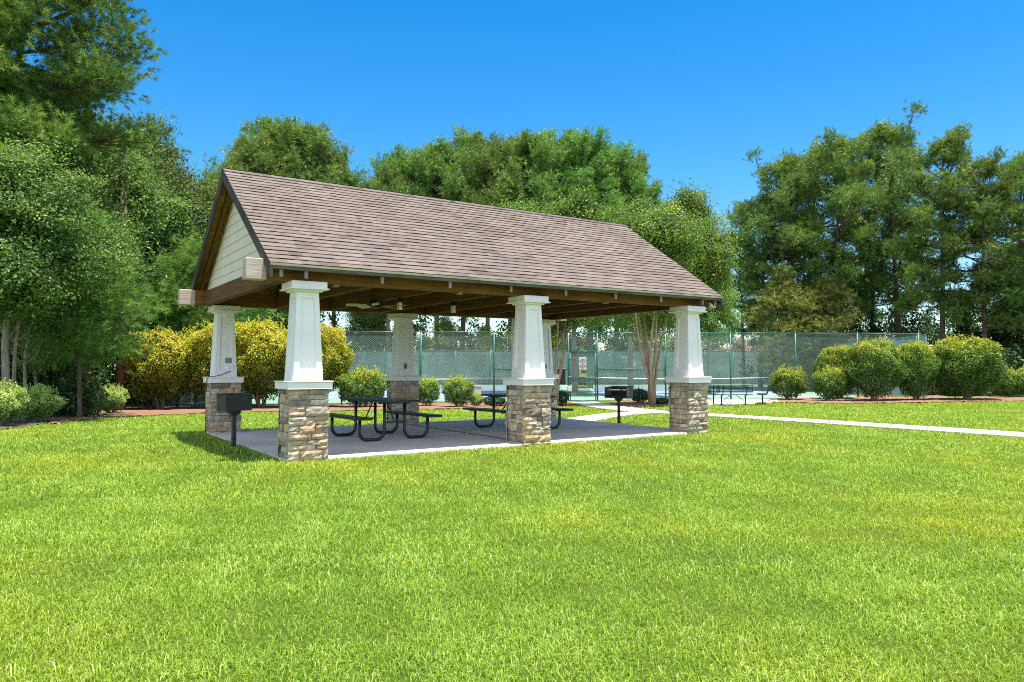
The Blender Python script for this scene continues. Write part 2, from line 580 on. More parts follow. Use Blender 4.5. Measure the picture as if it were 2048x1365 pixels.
# ------------------------------------------------------------------ ground
def grid_sheet(name, Xs, Ds, mat, off=0.0, kind='structure'):
    Xg, Dg = np.meshgrid(Xs, Ds)
    x, y = XY(Xg, Dg)
    z = gz(x, y) + off
    v = np.stack([x, y, z], -1).reshape(-1, 3)
    nx, nd = len(Xs), len(Ds)
    i = np.arange(nd - 1)[:, None] * nx + np.arange(nx - 1)[None, :]
    f = np.stack([i, i + 1, i + 1 + nx, i + nx], -1).reshape(-1, 4)
    o = link(bpy.data.objects.new(name, npmesh(name, v, [f], np.full(len(f), .5), mat, True)))
    return tag(o, kind=kind)


Ds = np.concatenate([np.array([-200, -60, -20, -5]), np.arange(0, 60, 1.0), np.array([60, 70, 80, 100, 140, 200, 300, 500, 900, 1600])])
Xs = np.concatenate([-np.array([1500, 700, 350, 180, 100, 70, 52]), np.arange(-40, 41, 2.0), np.array([52, 70, 100, 180, 350, 700, 1500])])
grid_sheet('ground', Xs, Ds, M['lawn'])


def strip(name, left, right, mat, off, n=80, rows=4, rough=0.0, thick=0.0):
    """a sheet between two polylines of world points that follows the ground"""
    def res(pl):
        pl = np.array(pl, float)
        d = np.concatenate([[0], np.cumsum(np.hypot(*np.diff(pl, axis=0).T))])
        t = np.linspace(0, d[-1], n)
        q = np.stack([np.interp(t, d, pl[:, 0]), np.interp(t, d, pl[:, 1])], -1)
        for _ in range(3):
            q[1:-1] = (q[:-2] + 2 * q[1:-1] + q[2:]) / 4
        return q
    a, b_ = res(left), res(right)
    rng = np.random.default_rng(len(name))
    k = np.linspace(0, 1, rows)[None, :, None]
    p = a[:, None, :] * (1 - k) + b_[:, None, :] * k
    z = gz(p[..., 0], p[..., 1]) + off
    if rough:
        z += rng.uniform(0, rough, z.shape)
    v = np.concatenate([p, z[..., None]], -1).reshape(-1, 3)
    i = np.arange(n - 1)[:, None] * rows + np.arange(rows - 1)[None, :]
    f = np.stack([i, i + 1, i + 1 + rows, i + rows], -1).reshape(-1, 4)
    o = link(bpy.data.objects.new(name, npmesh(name, v, [f], np.full(len(f), .5), mat, True)))
    if thick:
        s = o.modifiers.new('edge', 'SOLIDIFY'); s.thickness = thick; s.offset = 0
    return tag(o, kind='structure'), a, b_


G = ground_at
OCC = []            # no grass here: list of functions (x,y arrays)->bool

def poly_mask(pts):
    pts = np.array(pts)
    def fn(x, y):
        inside = np.zeros(x.shape, bool)
        j = len(pts) - 1
        for i in range(len(pts)):
            xi, yi = pts[i]; xj, yj = pts[j]
            c = ((yi > y) != (yj > y)) & (x < (xj - xi) * (y - yi) / (yj - yi + 1e-12) + xi)
            inside ^= c
            j = i
        return inside
    return fn

# pavilion slab
SX0, SX1, SY0, SY1 = -0.30, 8.62, -0.26, 5.50
mb = MB()
for (x0, x1) in ((SX0, 4.155), (4.245, SX1)):
    for (y0, y1) in ((SY0, 2.385), (2.40, SY1)):
        mb.box(((x0 + x1) / 2, (y0 + y1) / 2, -0.06), (x1 - x0, y1 - y0, 0.20), bev=0.012)
tag(mb.build('patio_slab', M['concrete']), kind='structure')
mb = MB()
mb.box((4.2, (SY0 + SY1) / 2, -0.075), (0.10, SY1 - SY0 - .01, 0.226))
mb.box(((SX0 + SX1) / 2, 2.3925, -0.085), (SX1 - SX0 - .01, 0.02, 0.236))
tag(mb.build('slab_joint', M['joint']), kind='structure')
OCC.append(lambda x, y: (x > SX0) & (x < SX1) & (y > SY0) & (y < SY1))

# footpath: from the slab's right corner round to the long straight walk, and a spur to the gate
pc = [G(1150, 844), G(1200, 835), G(1245, 829.5), G(1290, 826.8), G(1340, 827.5), G(1420, 832.5), G(1560, 841), G(1750, 853.5), G(2048, 873.5), G(2300, 889)]
def offset(pl, wd):
    pl = np.array(pl); t = np.gradient(pl, axis=0); t /= np.linalg.norm(t, axis=1)[:, None]
    nrm = np.stack([-t[:, 1], t[:, 0]], -1)
    return pl + nrm * wd / 2, pl - nrm * wd / 2
a, b_ = offset(pc, 1.0)
_, la, lb = strip('path', a, b_, M['concrete'], 0.030, 120, 4, thick=0.05)
OCC.append(poly_mask(list(la) + list(lb[::-1])))
jm = MB()
for i in range(6, 118, 5):
    p_, q_ = la[i] * .97 + lb[i] * .03, la[i] * .03 + lb[i] * .97
    jm.bar((*p_, float(gz(*p_)) + .0505), (*q_, float(gz(*q_)) + .0505), .02, .012)
tag(jm.build('path_joint', M['joint']), kind='structure')
pg = [G(1166, 806.2), G(1185, 811), G(1215, 816), G(1262, 822), G(1300, 826)]
a, b_ = offset(pg, 1.3)
_, la, lb = strip('gate_path', a, b_, M['concrete'], 0.036, 50, 4, thick=0.05)
OCC.append(poly_mask(list(la) + list(lb[::-1])))
# bench pad
pa = [G(1390, 812), G(1440, 811.5), G(1500, 809), G(1556, 805.5)]
pb = [G(1390, 800.5), G(1440, 800.5), G(1500, 800), G(1556, 800)]
_, la, lb = strip('bench_pad', pa, pb, M['concrete'], 0.03, 40, 4, thick=0.05)
OCC.append(poly_mask(list(la) + list(lb[::-1])))

# pine-straw beds
def bed(front, back, name='mulch_bed', mat='straw', off=0.035):
    f_ = [G(*p) for p in front]; b2 = [G(*p) for p in back]
    _, la, lb = strip(name, f_, b2, M[mat], off, 110, 6, rough=0.03)
    OCC.append(poly_mask(list(la) + list(lb[::-1])))
bed([(105, 851), (200, 838.5), (300, 833), (420, 827.5), (560, 824.5), (700, 823), (860, 820), (1000, 817.5), (1110, 814.5), (1150, 811.0)],
    [(95, 838), (180, 822), (270, 809), (420, 807), (560, 806), (700, 805), (860, 804.5), (1000, 804), (1100, 804), (1150, 804.2)])
bed([(1222, 812), (1262, 816), (1310, 814), (1395, 808.5)], [(1222, 804.5), (1262, 803), (1310, 802), (1395, 800)])
bed([(1520, 806), (1600, 807), (1700, 808.5), (1850, 806.5), (1950, 804), (2150, 803)], [(1520, 799.5), (1600, 798), (1700, 796), (1850, 793), (1950, 787), (2150, 784)])
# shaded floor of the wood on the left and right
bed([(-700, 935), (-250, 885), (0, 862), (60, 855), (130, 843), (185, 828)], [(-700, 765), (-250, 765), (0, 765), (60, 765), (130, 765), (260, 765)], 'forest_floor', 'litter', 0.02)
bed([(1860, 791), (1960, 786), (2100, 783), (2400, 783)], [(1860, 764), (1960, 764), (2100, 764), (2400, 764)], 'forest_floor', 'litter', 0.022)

# ------------------------------------------------------------------ pavilion
LX, WY, HC = 4.2, 5.39, 2.72
RXL, RXR = -0.647, 9.009
ZR, ZE, YF, YB = 5.008, 2.945, -0.438, 5.828
YM = (YF + YB) / 2
SL = (ZR - ZE) / (YM - YF)
TH = math.atan(SL)
pav = tag(empty('pavilion', (0, 0, 0)), 'open picnic pavilion with brown shingle gable roof on six white tapered columns over stone piers', 'pavilion')


def pier(seed, s=0.297, h=1.085):
    rng = random.Random(seed)
    mb = MB()
    core = s - 0.045
    mb.box((0, 0, h / 2 - 0.06), (2 * core, 2 * core, h + 0.12), r=0.0)
    for face in range(4):
        ang = face * math.pi / 2
        Mx = Matrix.Rotation(ang, 3, 'Z')
        full = s if face % 2 == 0 else s - 0.035
        z = -0.10
        while z < h - 0.02:
            hh = rng.choice([.055, .075, .09, .11, .13, .16])
            if h - (z + hh) < 0.05:
                hh = h - z
            x = -full
            first = True
            while x < full - 0.005:
                ww = rng.uniform(0.10, 0.40) * (0.7 if hh < .07 and rng.random() < .3 else 1)
                if full - (x + ww) < 0.09:
                    ww = full - x
                # sometimes split a stone in two thin ones
                parts = [(z, hh)]
                if hh > 0.12 and rng.random() < 0.3:
                    k = rng.uniform(.4, .6)
                    parts = [(z, hh * k), (z + hh * k, hh * (1 - k))]
                for (zz, h2) in parts:
                    col = rng.random()
                    out = s + rng.uniform(-0.016, 0.014)
                    g = 0.0035
                    x0, x1, z0, z1 = x + g, x + ww - g, zz + g, zz + h2 - g
                    if abs(x + full) < 1e-6: x0 = -full - (rng.uniform(-.004, .012) if face % 2 == 0 else 0)
                    if abs(x + ww - full) < 1e-6: x1 = full + (rng.uniform(-.004, .012) if face % 2 == 0 else 0)
                    nx = max(2, int((x1 - x0) / 0.045)); nz = max(2, int((z1 - z0) / 0.035))
                    vs, fs = [], []
                    tilt = rng.uniform(-.012, .012); tilt2 = rng.uniform(-.01, .01)
                    for k in range(nz + 1):
                        for q in range(nx + 1):
                            u, v = q / nx, k / nz
                            edge = min(u, 1 - u) < 1e-6 or min(v, 1 - v) < 1e-6
                            dep = out + rng.uniform(-.009, .009) + tilt * (v - .5) * 2 + tilt2 * (u - .5) * 2 - (0.011 + rng.uniform(0, .006) if edge else 0)
                            vs.append(Vector((x0 + (x1 - x0) * u + (0 if edge else rng.uniform(-.006, .006)), -dep, z0 + (z1 - z0) * v + (rng.uniform(-.003, .003) if 0 < v < 1 else 0))))
                    W_ = nx + 1
                    for k in range(nz):
                        for q in range(nx):
                            fs.append((k * W_ + q, k * W_ + q + 1, (k + 1) * W_ + q + 1, (k + 1) * W_ + q))
                    n0 = len(vs)
                    ring = [q for q in range(nx + 1)] + [k * W_ + nx for k in range(1, nz + 1)] + [nz * W_ + q for q in range(nx - 1, -1, -1)] + [k * W_ for k in range(nz - 1, 0, -1)]
                    for i_ in ring:
                        vs.append(Vector((vs[i_].x, -core + .003, vs[i_].z)))
                    nr = len(ring)
                    for k in range(nr):
                        k2 = (k + 1) % nr
                        fs.append((ring[k2], ring[k], n0 + k, n0 + k2))
                    mb.add([Mx @ p for p in vs], fs, col)
                x += ww
            z += hh
    return mb


def shaft(z0, z1, a0, a1):
    """tapered square post with a recessed panel in every side"""
    mb = MB()
    dep = 0.022
    for k in range(4):
        Mx = Matrix.Rotation(k * math.pi / 2, 3, 'Z')
        def P(u, z, d=0.0):
            a = a0 + (a1 - a0) * (z - z0) / (z1 - z0)
            return Mx @ Vector((u * a, -(a - d), z))
        zb, zt, iu = z0 + 0.16, z1 - 0.09, 0.58
        o_ = [P(-1, z0), P(1, z0), P(1, z1), P(-1, z1)]
        i_ = [P(-iu, zb), P(iu, zb), P(iu, zt), P(-iu, zt)]
        r_ = [P(-iu, zb, dep), P(iu, zb, dep), P(iu, zt, dep), P(-iu, zt, dep)]
        vs = o_ + i_ + r_
        fs = [(k2, (k2 + 1) % 4, (k2 + 1) % 4 + 4, k2 + 4) for k2 in range(4)]
        fs += [(k2 + 4, (k2 + 1) % 4 + 4, (k2 + 1) % 4 + 8, k2 + 8) for k2 in range(4)]
        fs.append((8, 9, 10, 11))
        mb.add(vs, fs)
    return mb


def slab_ring(z0, z1, a, bev=0.004):
    mb = MB(); mb.box((0, 0, (z0 + z1) / 2), (2 * a, 2 * a, z1 - z0), bev=bev); return mb


sh_me = shaft(1.2105, 2.5655, 0.228, 0.170).mesh('column_shaft', M['white'])
capb = MB()
capb.box((0, 0, 1.140), (0.68, 0.68, 0.104), bev=0.004)
capb.box((0, 0, 1.202), (0.71, 0.71, 0.018), bev=0.004)
cap_me = capb.mesh('base_cap', M['white'])
cp = MB()
cp.box((0, 0, 2.670), (0.54, 0.54, 0.10), bev=0.004)
cp.box((0, 0, 2.609), (0.59, 0.59, 0.022), bev=0.004)
cp.box((0, 0, 2.5835), (0.43, 0.43, 0.033), bev=0.006)
cp_me = cp.mesh('capital', M['white'])
k = 0
for iy in (0, 1):
    for ix in (0, 1, 2):
        c = link(bpy.data.objects.new('column', sh_me), pav)
        c.location = (ix * LX, iy * WY, 0)
        link(bpy.data.objects.new('base_cap', cap_me), c)
        link(bpy.data.objects.new('capital', cp_me), c)
        pier(11 + k).build('stone_pier', M['stone'], c)
        if iy == 1 and ix == 0:     # outlet, white cover and cord on the left rear column
            mb = MB()
            mb.box((0.03, -0.196, 1.56), (0.075, 0.03, 0.115), bev=.006); mb.box((0.115, -0.196, 1.56), (0.075, 0.03, 0.115), bev=.006)
            mb.build('power_outlet', M['outlet_grey'], c)
            mb = MB(); mb.box((0.09, -0.205, 1.375), (0.13, 0.05, 0.16), bev=.01)
            mb.build('outlet_cover', M['white'], c)
            mb = MB()
            mb.tube([(0.09, -0.235, 1.33), (0.03, -0.25, 1.31), (-.06, -.25, 1.27), (-.17, -.27, 1.235), (-.27, -.29, 1.22), (-.345, -.29, 1.216), (-.365, -.24, 1.19), (-.36, -.1, 1.10)], 0.008, 6)
            mb.build('cord', M['black'], c)
        if iy == 1 and ix == 1:
            mb = MB(); mb.box((-0.025, -0.199, 1.44), (0.075, 0.03, 0.125), bev=.008)
            mb.build('power_outlet', M['outlet_brown'], c)
        if iy == 1 and ix == 2:
            mb = MB(); mb.box((-0.02, -0.199, 1.44), (0.075, 0.03, 0.125), bev=.008)
            mb.build('power_outlet', M['outlet_grey'], c)
        k += 1

# long beams that stick out past the gables, sunlit tone painted into the ends
for yb in (0.0, WY):
    mb = MB(); mb.bar((-0.60, yb, 2.875), (8.96, yb, 2.875), 0.20, 0.309, bev=0.008)
    bm_ = mb.build('long_beam', M['beam'], pav)
    for x0, x1 in ((-0.905, -0.601), (8.961, 9.19)):
        mb = MB(); mb.bar((x0, yb, 2.875), (x1, yb, 2.875), 0.205, 0.315, bev=0.01)
        e = mb.build('beam_end', M['sunlit_end'], bm_)
# cross ties and rafters
RAFX = [-0.10 + 1.22 * i for i in range(8)]
TIEX = RAFX[1:7]
for x in TIEX:
    mb = MB(); mb.bar((x, 0.101, 2.861), (x, WY - 0.101, 2.861), 0.10, 0.27, bev=0.006)
    mb.build('cross_tie', M['beam_y'], pav)
    mb = MB(); mb.bar((x, YM, 2.998), (x, YM, ZR - .32), 0.09, 0.09, up=(1, 0, 0))
    mb.bar((x, YM - .05, 3.15), (x, YM - 1.05, 4.0), 0.05, 0.10); mb.bar((x, YM + .05, 3.15), (x, YM + 1.05, 4.0), 0.05, 0.10)
    mb.build('king_post', M['beam_y'], pav)
def roofz(y, drop=0.0):
    return ZR - SL * abs(y - YM) - drop
for x in RAFX + [-0.47, 8.83]:
    mb = MB()
    tails = []
    for sg in (-1, 1):
        ye = YM + sg * (YM - YF - 0.055)
        yi = YM + sg * 0.025
        prof = [(x - .024, ye, roofz(ye, .088)), (x - .024, yi, roofz(yi, .088)), (x - .024, yi, roofz(yi, .255)), (x - .024, ye, roofz(ye, .245))]
        if sg < 0: prof = prof[::-1]
        mb.prism(prof, (.048, 0, 0))
        tail = MB(); tail.box((x, ye + sg * 0.006, roofz(ye, .166)), (0.052, 0.010, 0.15)); tails.append(tail)
    rf = mb.build('rafter', M['beam_y'], pav)
    for tail in tails: tail.build('rafter_tail', M['grey_wood'], rf)
# gable ties and siding
for xg, sgn in ((-0.33, -1), (8.73, 1)):
    mb = MB(); mb.bar((xg, 0.101, 2.873), (xg, WY - 0.101, 2.873), 0.14, 0.30, bev=0.008)
    mb.build('gable_tie', M['beam_y'], pav)
    mb = MB()
    z = 3.024; hb = 0.178
    while True:
        zt = z + hb
        zl = roofz(0, .09)
        def half(zz): return (ZR - .095 - zz) / SL
        h0, h1 = min(half(z), YM + .28), max(half(zt), 0.0)
        if half(z) < 0.05: break
        h1 = min(h1, YM + .28)
        xo, xi = xg + sgn * 0.030, xg + sgn * 0.016
        xb = xg - sgn * 0.01
        vs = [(xo, YM - h0, z), (xo, YM + h0, z), (xi, YM + h1, zt - .002), (xi, YM - h1, zt - .002), (xb, YM - h0, z), (xb, YM + h0, z), (xb, YM + h1, zt - .002), (xb, YM - h1, zt - .002)]
        mb.add(vs, [(0, 1, 2, 3), (4, 7, 6, 5), (0, 4, 5, 1), (3, 2, 6, 7), (0, 3, 7, 4), (1, 5, 6, 2)], random.Random(z).random())
        z = zt
    mb.build('gable_siding', M['cream'], pav)

# roof: deck boards, shingles, ridge caps, barge boards, fascia, drip edge
rng = random.Random(5)
roof_mb = MB()
SLEN = math.hypot(YM - YF, ZR - ZE)
nb = 26
for sg in (-1, 1):
    for i in range(nb):
        t0, t1 = i / nb, (i + 1) / nb - 0.0022
        y0, y1 = YM + sg * (t0 * (YM - YF - .045) + .004), YM + sg * (t1 * (YM - YF - .045) + .004)
        p = [(RXL + .04, y0, roofz(y0, .052)), (RXL + .04, y1, roofz(y1, .052)), (RXL + .04, y1, roofz(y1, .085)), (RXL + .04, y0, roofz(y0, .085))]
        if sg > 0: p = p[::-1]
        roof_mb.prism(p, (RXR - RXL - .08, 0, 0), rng.random())
roof = roof_mb.build('roof', M['board'], pav)
sh = MB()
NC = 27
exp_ = SLEN / NC
for sg in (-1, 1):
    ey = Vector((0, sg * math.cos(TH), -math.sin(TH)))     # down the slope
    nr = Vector((0, sg * math.sin(TH), math.cos(TH)))
    top = Vector((0, YM, ZR))
    for i in range(NC):
        x = RXL - rng.uniform(0, .1)
        run = rng.random()
        while x < RXR:
            ww = rng.choice([.11, .15, .19, .24, .30, .36]) * rng.uniform(.9, 1.1)
            x0, x1 = max(x, RXL), min(x + ww, RXR)
            x += ww
            if x1 - x0 < .01: continue
            dn = (i + 1) * exp_ + rng.uniform(-.0015, .0015)
            if i == NC - 1: dn = SLEN + rng.uniform(0, .004)
            up_ = i * exp_ - .03
            th = rng.choice([0.003, 0.004, 0.008]) + rng.uniform(0, .002)
            a0 = top + ey * up_ - nr * 0.010
            a1 = top + ey * dn + nr * th
            b1 = top + ey * dn - nr * 0.012
            v = [Vector((x0, a0.y, a0.z)), Vector((x1, a0.y, a0.z)), Vector((x1, a1.y, a1.z)), Vector((x0, a1.y, a1.z)), Vector((x0, b1.y, b1.z)), Vector((x1, b1.y, b1.z)), Vector((x0, a0.y, a0.z)) - nr * .01, Vector((x1, a0.y, a0.z)) - nr * .01]
            fs = [(0, 1, 2, 3), (3, 2, 5, 4), (0, 3, 4, 6), (1, 7, 5, 2), (6, 4, 5, 7)]
            if sg < 0: pass
            else: fs = [tuple(reversed(f)) for f in fs]
            fs = [tuple(reversed(f)) for f in fs]
            q_ = min(1, max(0.06, rng.gauss(.52, .17)))
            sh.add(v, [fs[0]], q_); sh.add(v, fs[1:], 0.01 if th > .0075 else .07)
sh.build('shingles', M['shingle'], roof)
rc = MB()
x = RXL
while x < RXR - .02:
    ww = min(.14, RXR - x)
    lift = .012
    for sg in (-1, 1):
        p0 = Vector((x, YM, ZR + .016)); p1 = Vector((x + ww + .02, YM, ZR + .008))
        d = Vector((0, sg * .14 * math.cos(TH), -.14 * math.sin(TH)))
        q = [p0, p1, p1 + d, p0 + d + Vector((0, 0, .006))]
        if sg > 0: q = q[::-1]
        rc.prism(q, (0, 0, -.012), min(1, max(0, rng.gauss(.5, .25))))
    x += .14
rc.build('ridge_caps', M['shingle'], roof)
for xb in (RXL + .0, RXR - .04):
    for sg in (-1, 1):
        ye = YM + sg * (YM - YF + .004)
        p = [(xb, YM + sg * .001, roofz(YM, .022)), (xb, ye, roofz(ye, .022)), (xb, ye, roofz(ye, .215)), (xb, YM + sg * .001, roofz(YM, .215))]
        if sg > 0: p = p[::-1]
        mb = MB(); mb.prism(p, (.0385, 0, 0)); mb.build('barge_board', M['barge'], roof)
for sg in (-1, 1):
    ye = YM + sg * (YM - YF)
    mb = MB(); mb.box(((RXL + RXR) / 2, ye - sg * .022, ZE - .062), (RXR - RXL - .085, .036, .062))
    mb.build('fascia', M['fascia'], roof)
    mb = MB(); mb.box(((RXL + RXR) / 2, ye + sg * .004, ZE - .026), (RXR - RXL - .004, .012, .034))
    mb.build('drip_edge', M['drip'], roof)
# small wooden blocks under the front beam
for x in (0.49, 2.72, 6.05):
    mb = MB(); mb.box((x, -0.02, 2.7000), (0.09, 0.12, 0.036), bev=.004); mb.build('spacer_block', M['board'], pav)

# ------------------------------------------------------------------ fan and lanterns hanging in the pavilion
fan = tag(empty('ceiling_fan', (2.34, 2.70, 2.66)), 'dark ceiling fan with pale blades hanging inside the pavilion roof', 'ceiling fan')
mb = MB(); mb.tube([(0, 0, .10), (0, 0, .40)], .018, 10); mb.lathe([(.03, .33), (.075, .375), (.085, .42), (.085, .43)], 14)
mb.build('down_rod', M['black'], fan, True)
mb = MB(); mb.lathe([(.05, -.055), (.10, -.045), (.145, -.01), (.15, .05), (.13, .085), (.06, .12), (.02, .16)], 20)
mb.build('motor_housing', M['black'], fan)
for i in range(5):
    a = 2 * math.pi * i / 5 + 0.5
    Mz = Matrix.Rotation(a, 3, 'Z')
    mb = MB()
    prof = [(.20, -.05), (.27, -.068), (.50, -.075), (.60, -.06), (.62, 0), (.60, .06), (.50, .075), (.27, .068), (.20, .05)]
    tilt = Matrix.Rotation(R(12), 3, 'X')
    mb.prism([Mz @ (tilt @ Vector((p, q, -.012))) for p, q in prof], (0, 0, .012))
    bl = mb.build('blade', M['blade'], fan)
    mb = MB(); mb.bar(Mz @ Vector((.10, 0, .0)), Mz @ Vector((.24, 0, .010)), .05, .012); mb.build('blade_arm', M['black'], bl)
for (x, y, lab) in ((2.34, 1.578, 'small jar lantern with black cap, on the cross tie right beside the ceiling fan'), (3.56, 1.70, 'small jar lantern with black cap, hanging farther right from the ceiling fan')):
    la_ = tag(empty('lantern', (x, y, 2.7255)), lab, 'lantern', 'jar lanterns under the pavilion roof')
    mb = MB(); mb.lathe([(.055, -.085), (.06, -.07), (.055, -.03), (.04, -.004)], 14); mb.build('lantern_cap', M['black'], la_)
    mb = MB(); mb.lathe([(.048, -.22), (.052, -.21), (.052, -.10), (.045, -.0855)], 14); mb.build('glass_jar', M['glass_lamp'], la_)
    mb = MB()
    for i in range(4):
        a = i * math.pi / 2 + .6
        mb.tube([(.054 * math.cos(a), .054 * math.sin(a), -.215), (.054 * math.cos(a), .054 * math.sin(a), -.08)], .004, 6)
    mb.lathe([(.054, -.158), (.0575, -.156), (.0575, -.150), (.054, -.148)], 14)
    mb.build('wire_cage', M['black'], la_)

# ------------------------------------------------------------------ picnic tables
def rounded_path(pts, rad, n=7):
    pts = [Vector(p) for p in pts]
    out = [pts[0]]
    for i in range(1, len(pts) - 1):
        a, b_, c = pts[i - 1], pts[i], pts[i + 1]
        d1, d2 = (a - b_).normalized(), (c - b_).normalized()
        ang = d1.angle(d2)
        tl_ = rad / math.tan(ang / 2)
        p0, p1 = b_ + d1 * tl_, b_ + d2 * tl_
        ctr = b_ + (d1 + d2).normalized() * (rad / math.sin(ang / 2))
        v0, v1 = p0 - ctr, p1 - ctr
        tot = v0.angle(v1)
        ax = v0.cross(v1).normalized()
        for k in range(n + 1):
            out.append(ctr + Matrix.Rotation(tot * k / n, 3, ax) @ v0)
    out.append(pts[-1])
    return out


def picnic_table(name, loc, rz, label):
    t = tag(empty(name, loc, rz), label, 'picnic table', 'picnic tables under the pavilion')
    def plank(cx, wd, ln, z, th, nm):
        mb = MB()
        mb.box((cx, 0, z), (wd, ln, th), bev=0.012)
        return mb.build(nm, M['tabletop'], t)
    plank(0, 0.77, 1.86, 0.735, 0.045, 'tabletop')
    for s in (-1, 1):
        plank(s * 0.74, 0.28, 1.86, 0.435, 0.045, 'bench_seat')
    for yl in (-0.62, 0.62):
        for s in (-1, 1):
            mb = MB()
            mb.tube(rounded_path([(s * .215, yl, .711), (s * .215, yl, .031), (s * .72, yl, .031), (s * .72, yl, .412)], .155), .030, 12)
            mb.build('leg', M['black'], t, True)
        mb = MB(); mb.bar((-.33, yl, .698), (.33, yl, .698), .05, .026)
        mb.build('top_bracket', M['black'], t)
        for s in (-1, 1):
            mb = MB(); mb.box((s * .74, yl, .404), (.22, .06, .014)); mb.build('seat_bracket', M['black'], t)
        sg = 1 if yl < 0 else -1
        mb = MB(); mb.tube([(0, yl, .34), (0, yl + sg * .33, .70)], .013, 8); mb.tube([(-.215, yl, .34), (.215, yl, .34)], .013, 8)
        mb.build('brace', M['black'], t, True)
    return t


picnic_table('picnic_table', (2.28, 2.36, 0.04), R(3.5), 'black metal picnic table on the slab nearer the left end of the pavilion')
picnic_table('picnic_table', (5.70, 2.60, 0.04), R(2), 'black metal picnic table farther back, half hidden by the middle front column')

# ------------------------------------------------------------------ park grills
def park_grill(name, loc, rz, label, post_h, open_front):
    g = tag(empty(name, loc, rz), label, 'grill', 'pedestal park grills')
    mb = MB(); mb.box((0, 0, post_h / 2 - .05), (.065, .065, post_h + .10), bev=.006); mb.build('post', M['grill'], g)
    mb = MB(); mb.tube_rings([[Vector((a * x, a * y, z)) for x, y in ((-1, -1), (1, -1), (1, 1), (-1, 1))] for a, z in ((.04, post_h - .085), (.085, post_h - .03), (.085, post_h + .0))])
    mb.build('swivel_plate', M['grill'], g)
    z0, hh, (wd, dp), th = post_h, .285, ((.58, .44) if open_front else (.46, .34)), .008
    mb = MB()
    mb.box((0, 0, z0 + .007), (wd, dp, .010))
    mb.box((0, dp / 2 - .004, z0 + hh / 2 + .012), (wd, th, hh))
    for s in (-1, 1):
        mb.box((s * (wd / 2 + .0045), 0, z0 + hh / 2), (th, dp, hh), bev=.003)
    if open_front:
        mb.box((0, -dp / 2 + .004, z0 + .03), (wd, th, .036))
    else:
        mb.box((0, -dp / 2 - .0045, z0 + hh / 2), (wd + .02, th, hh), bev=.003)
    mb.build('firebox', M['grill'], g)
    mb = MB()
    for i in range(13):
        x = -wd / 2 + .03 + i * (wd - .06) / 12
        mb.tube([(x, -dp / 2 + .012, z0 + .20), (x, dp / 2 - .012, z0 + .20)], .006, 6)
    for y in (-dp / 2 + .02, dp / 2 - .02):
        mb.tube([(-wd / 2 + .02, y, z0 + .20), (wd / 2 - .02, y, z0 + .20)], .008, 6)
    mb.build('grate', M['grate'], g)
    for s in (-1, 1):
        mb = MB()
        y0 = -dp / 2 + (.03 if open_front else -.0)
        mb.tube([(s * .20, y0, z0 + .20), (s * .20, y0 - .10, z0 + .215)], .007, 8)
        mb.tube([(s * .20, y0 - .095, z0 + .214), (s * .20, y0 - .20, z0 + .228)], .014, 10)
        mb.build('handle', M['grill'], g, True)
    # side plate with the slots that hold the grate
    mb = MB()
    for i in range(3):
        mb.box((wd / 2 + .011, -.12 + .0 * i, z0 + .09 + .07 * i), (.004, .10, .028))
    mb.build('slot_plate', M['grate'], g)
    return g


park_grill('park_grill', (-0.49, 2.28, 0.0), R(14), 'black pedestal grill at the left edge of the slab, before a stone pier', 0.66, False)
x, y = 9.11, 3.03
park_grill('park_grill', (x, y, float(gz(x, y))), R(-64), 'black pedestal grill in the grass past the right end of the pavilion', 0.68, True)

# ------------------------------------------------------------------ tennis court
FL = np.array([(-25, 37.2)])
def Fd(px):      # depth of the front fence
    return 36.5 + (px - 357) / (1837 - 357) * 3.0
def Fp(px):
    return spot(px, Fd(px))
ZC = -0.42
C_fl, C_fr = Fp(357), Fp(1837)
C_bl, C_br = spot(700, 76), spot(1535, 77)
def court_pt(u, v):
    a = np.array(C_fl) * (1 - u) + np.array(C_fr) * u
    b2 = np.array(C_bl) * (1 - u) + np.array(C_br) * u
    p = a * (1 - v) + b2 * v
    return (p[0], p[1])
mb = MB()
q = [(*court_pt(u, v), ZC) for u, v in ((0.002, .008), (.998, .008), (.998, .995), (.002, .995))]
mb.prism(q, (0, 0, -.3)); tag(mb.build('tennis_court', M['court_green']), kind='structure')
mb = MB(); ln = MB()
for u0, u1 in ((.10, .44), (.56, .90)):
    q = [(*court_pt(u, v), ZC + .004) for u, v in ((u0, .17), (u1, .17), (u1, .83), (u0, .83))]
    mb.add(q, [(0, 1, 2, 3)])
    def line(a, b_, wd=.07):
        a, b_ = np.array(court_pt(*a)), np.array(court_pt(*b_))
        d = (b_ - a) / np.linalg.norm(b_ - a); n_ = np.array([-d[1], d[0]]) * wd
        ln.add([(*(a - n_), ZC + .008), (*(b_ - n_), ZC + .008), (*(b_ + n_), ZC + .008), (*(a + n_), ZC + .008)], [(0, 1, 2, 3)])
    for v in (.17, .33, .67, .83): line((u0, v), (u1, v))
    du = (u1 - u0) * .125
    for u in (u0, u0 + du, u1 - du, u1): line((u, .17), (u, .83))
    line(((u0 + u1) / 2, .33), ((u0 + u1) / 2, .67))
tag(mb.build('court_playing_surface', M['court_blue']), kind='structure')
tag(ln.build('court_lines', M['court_line']), kind='structure')
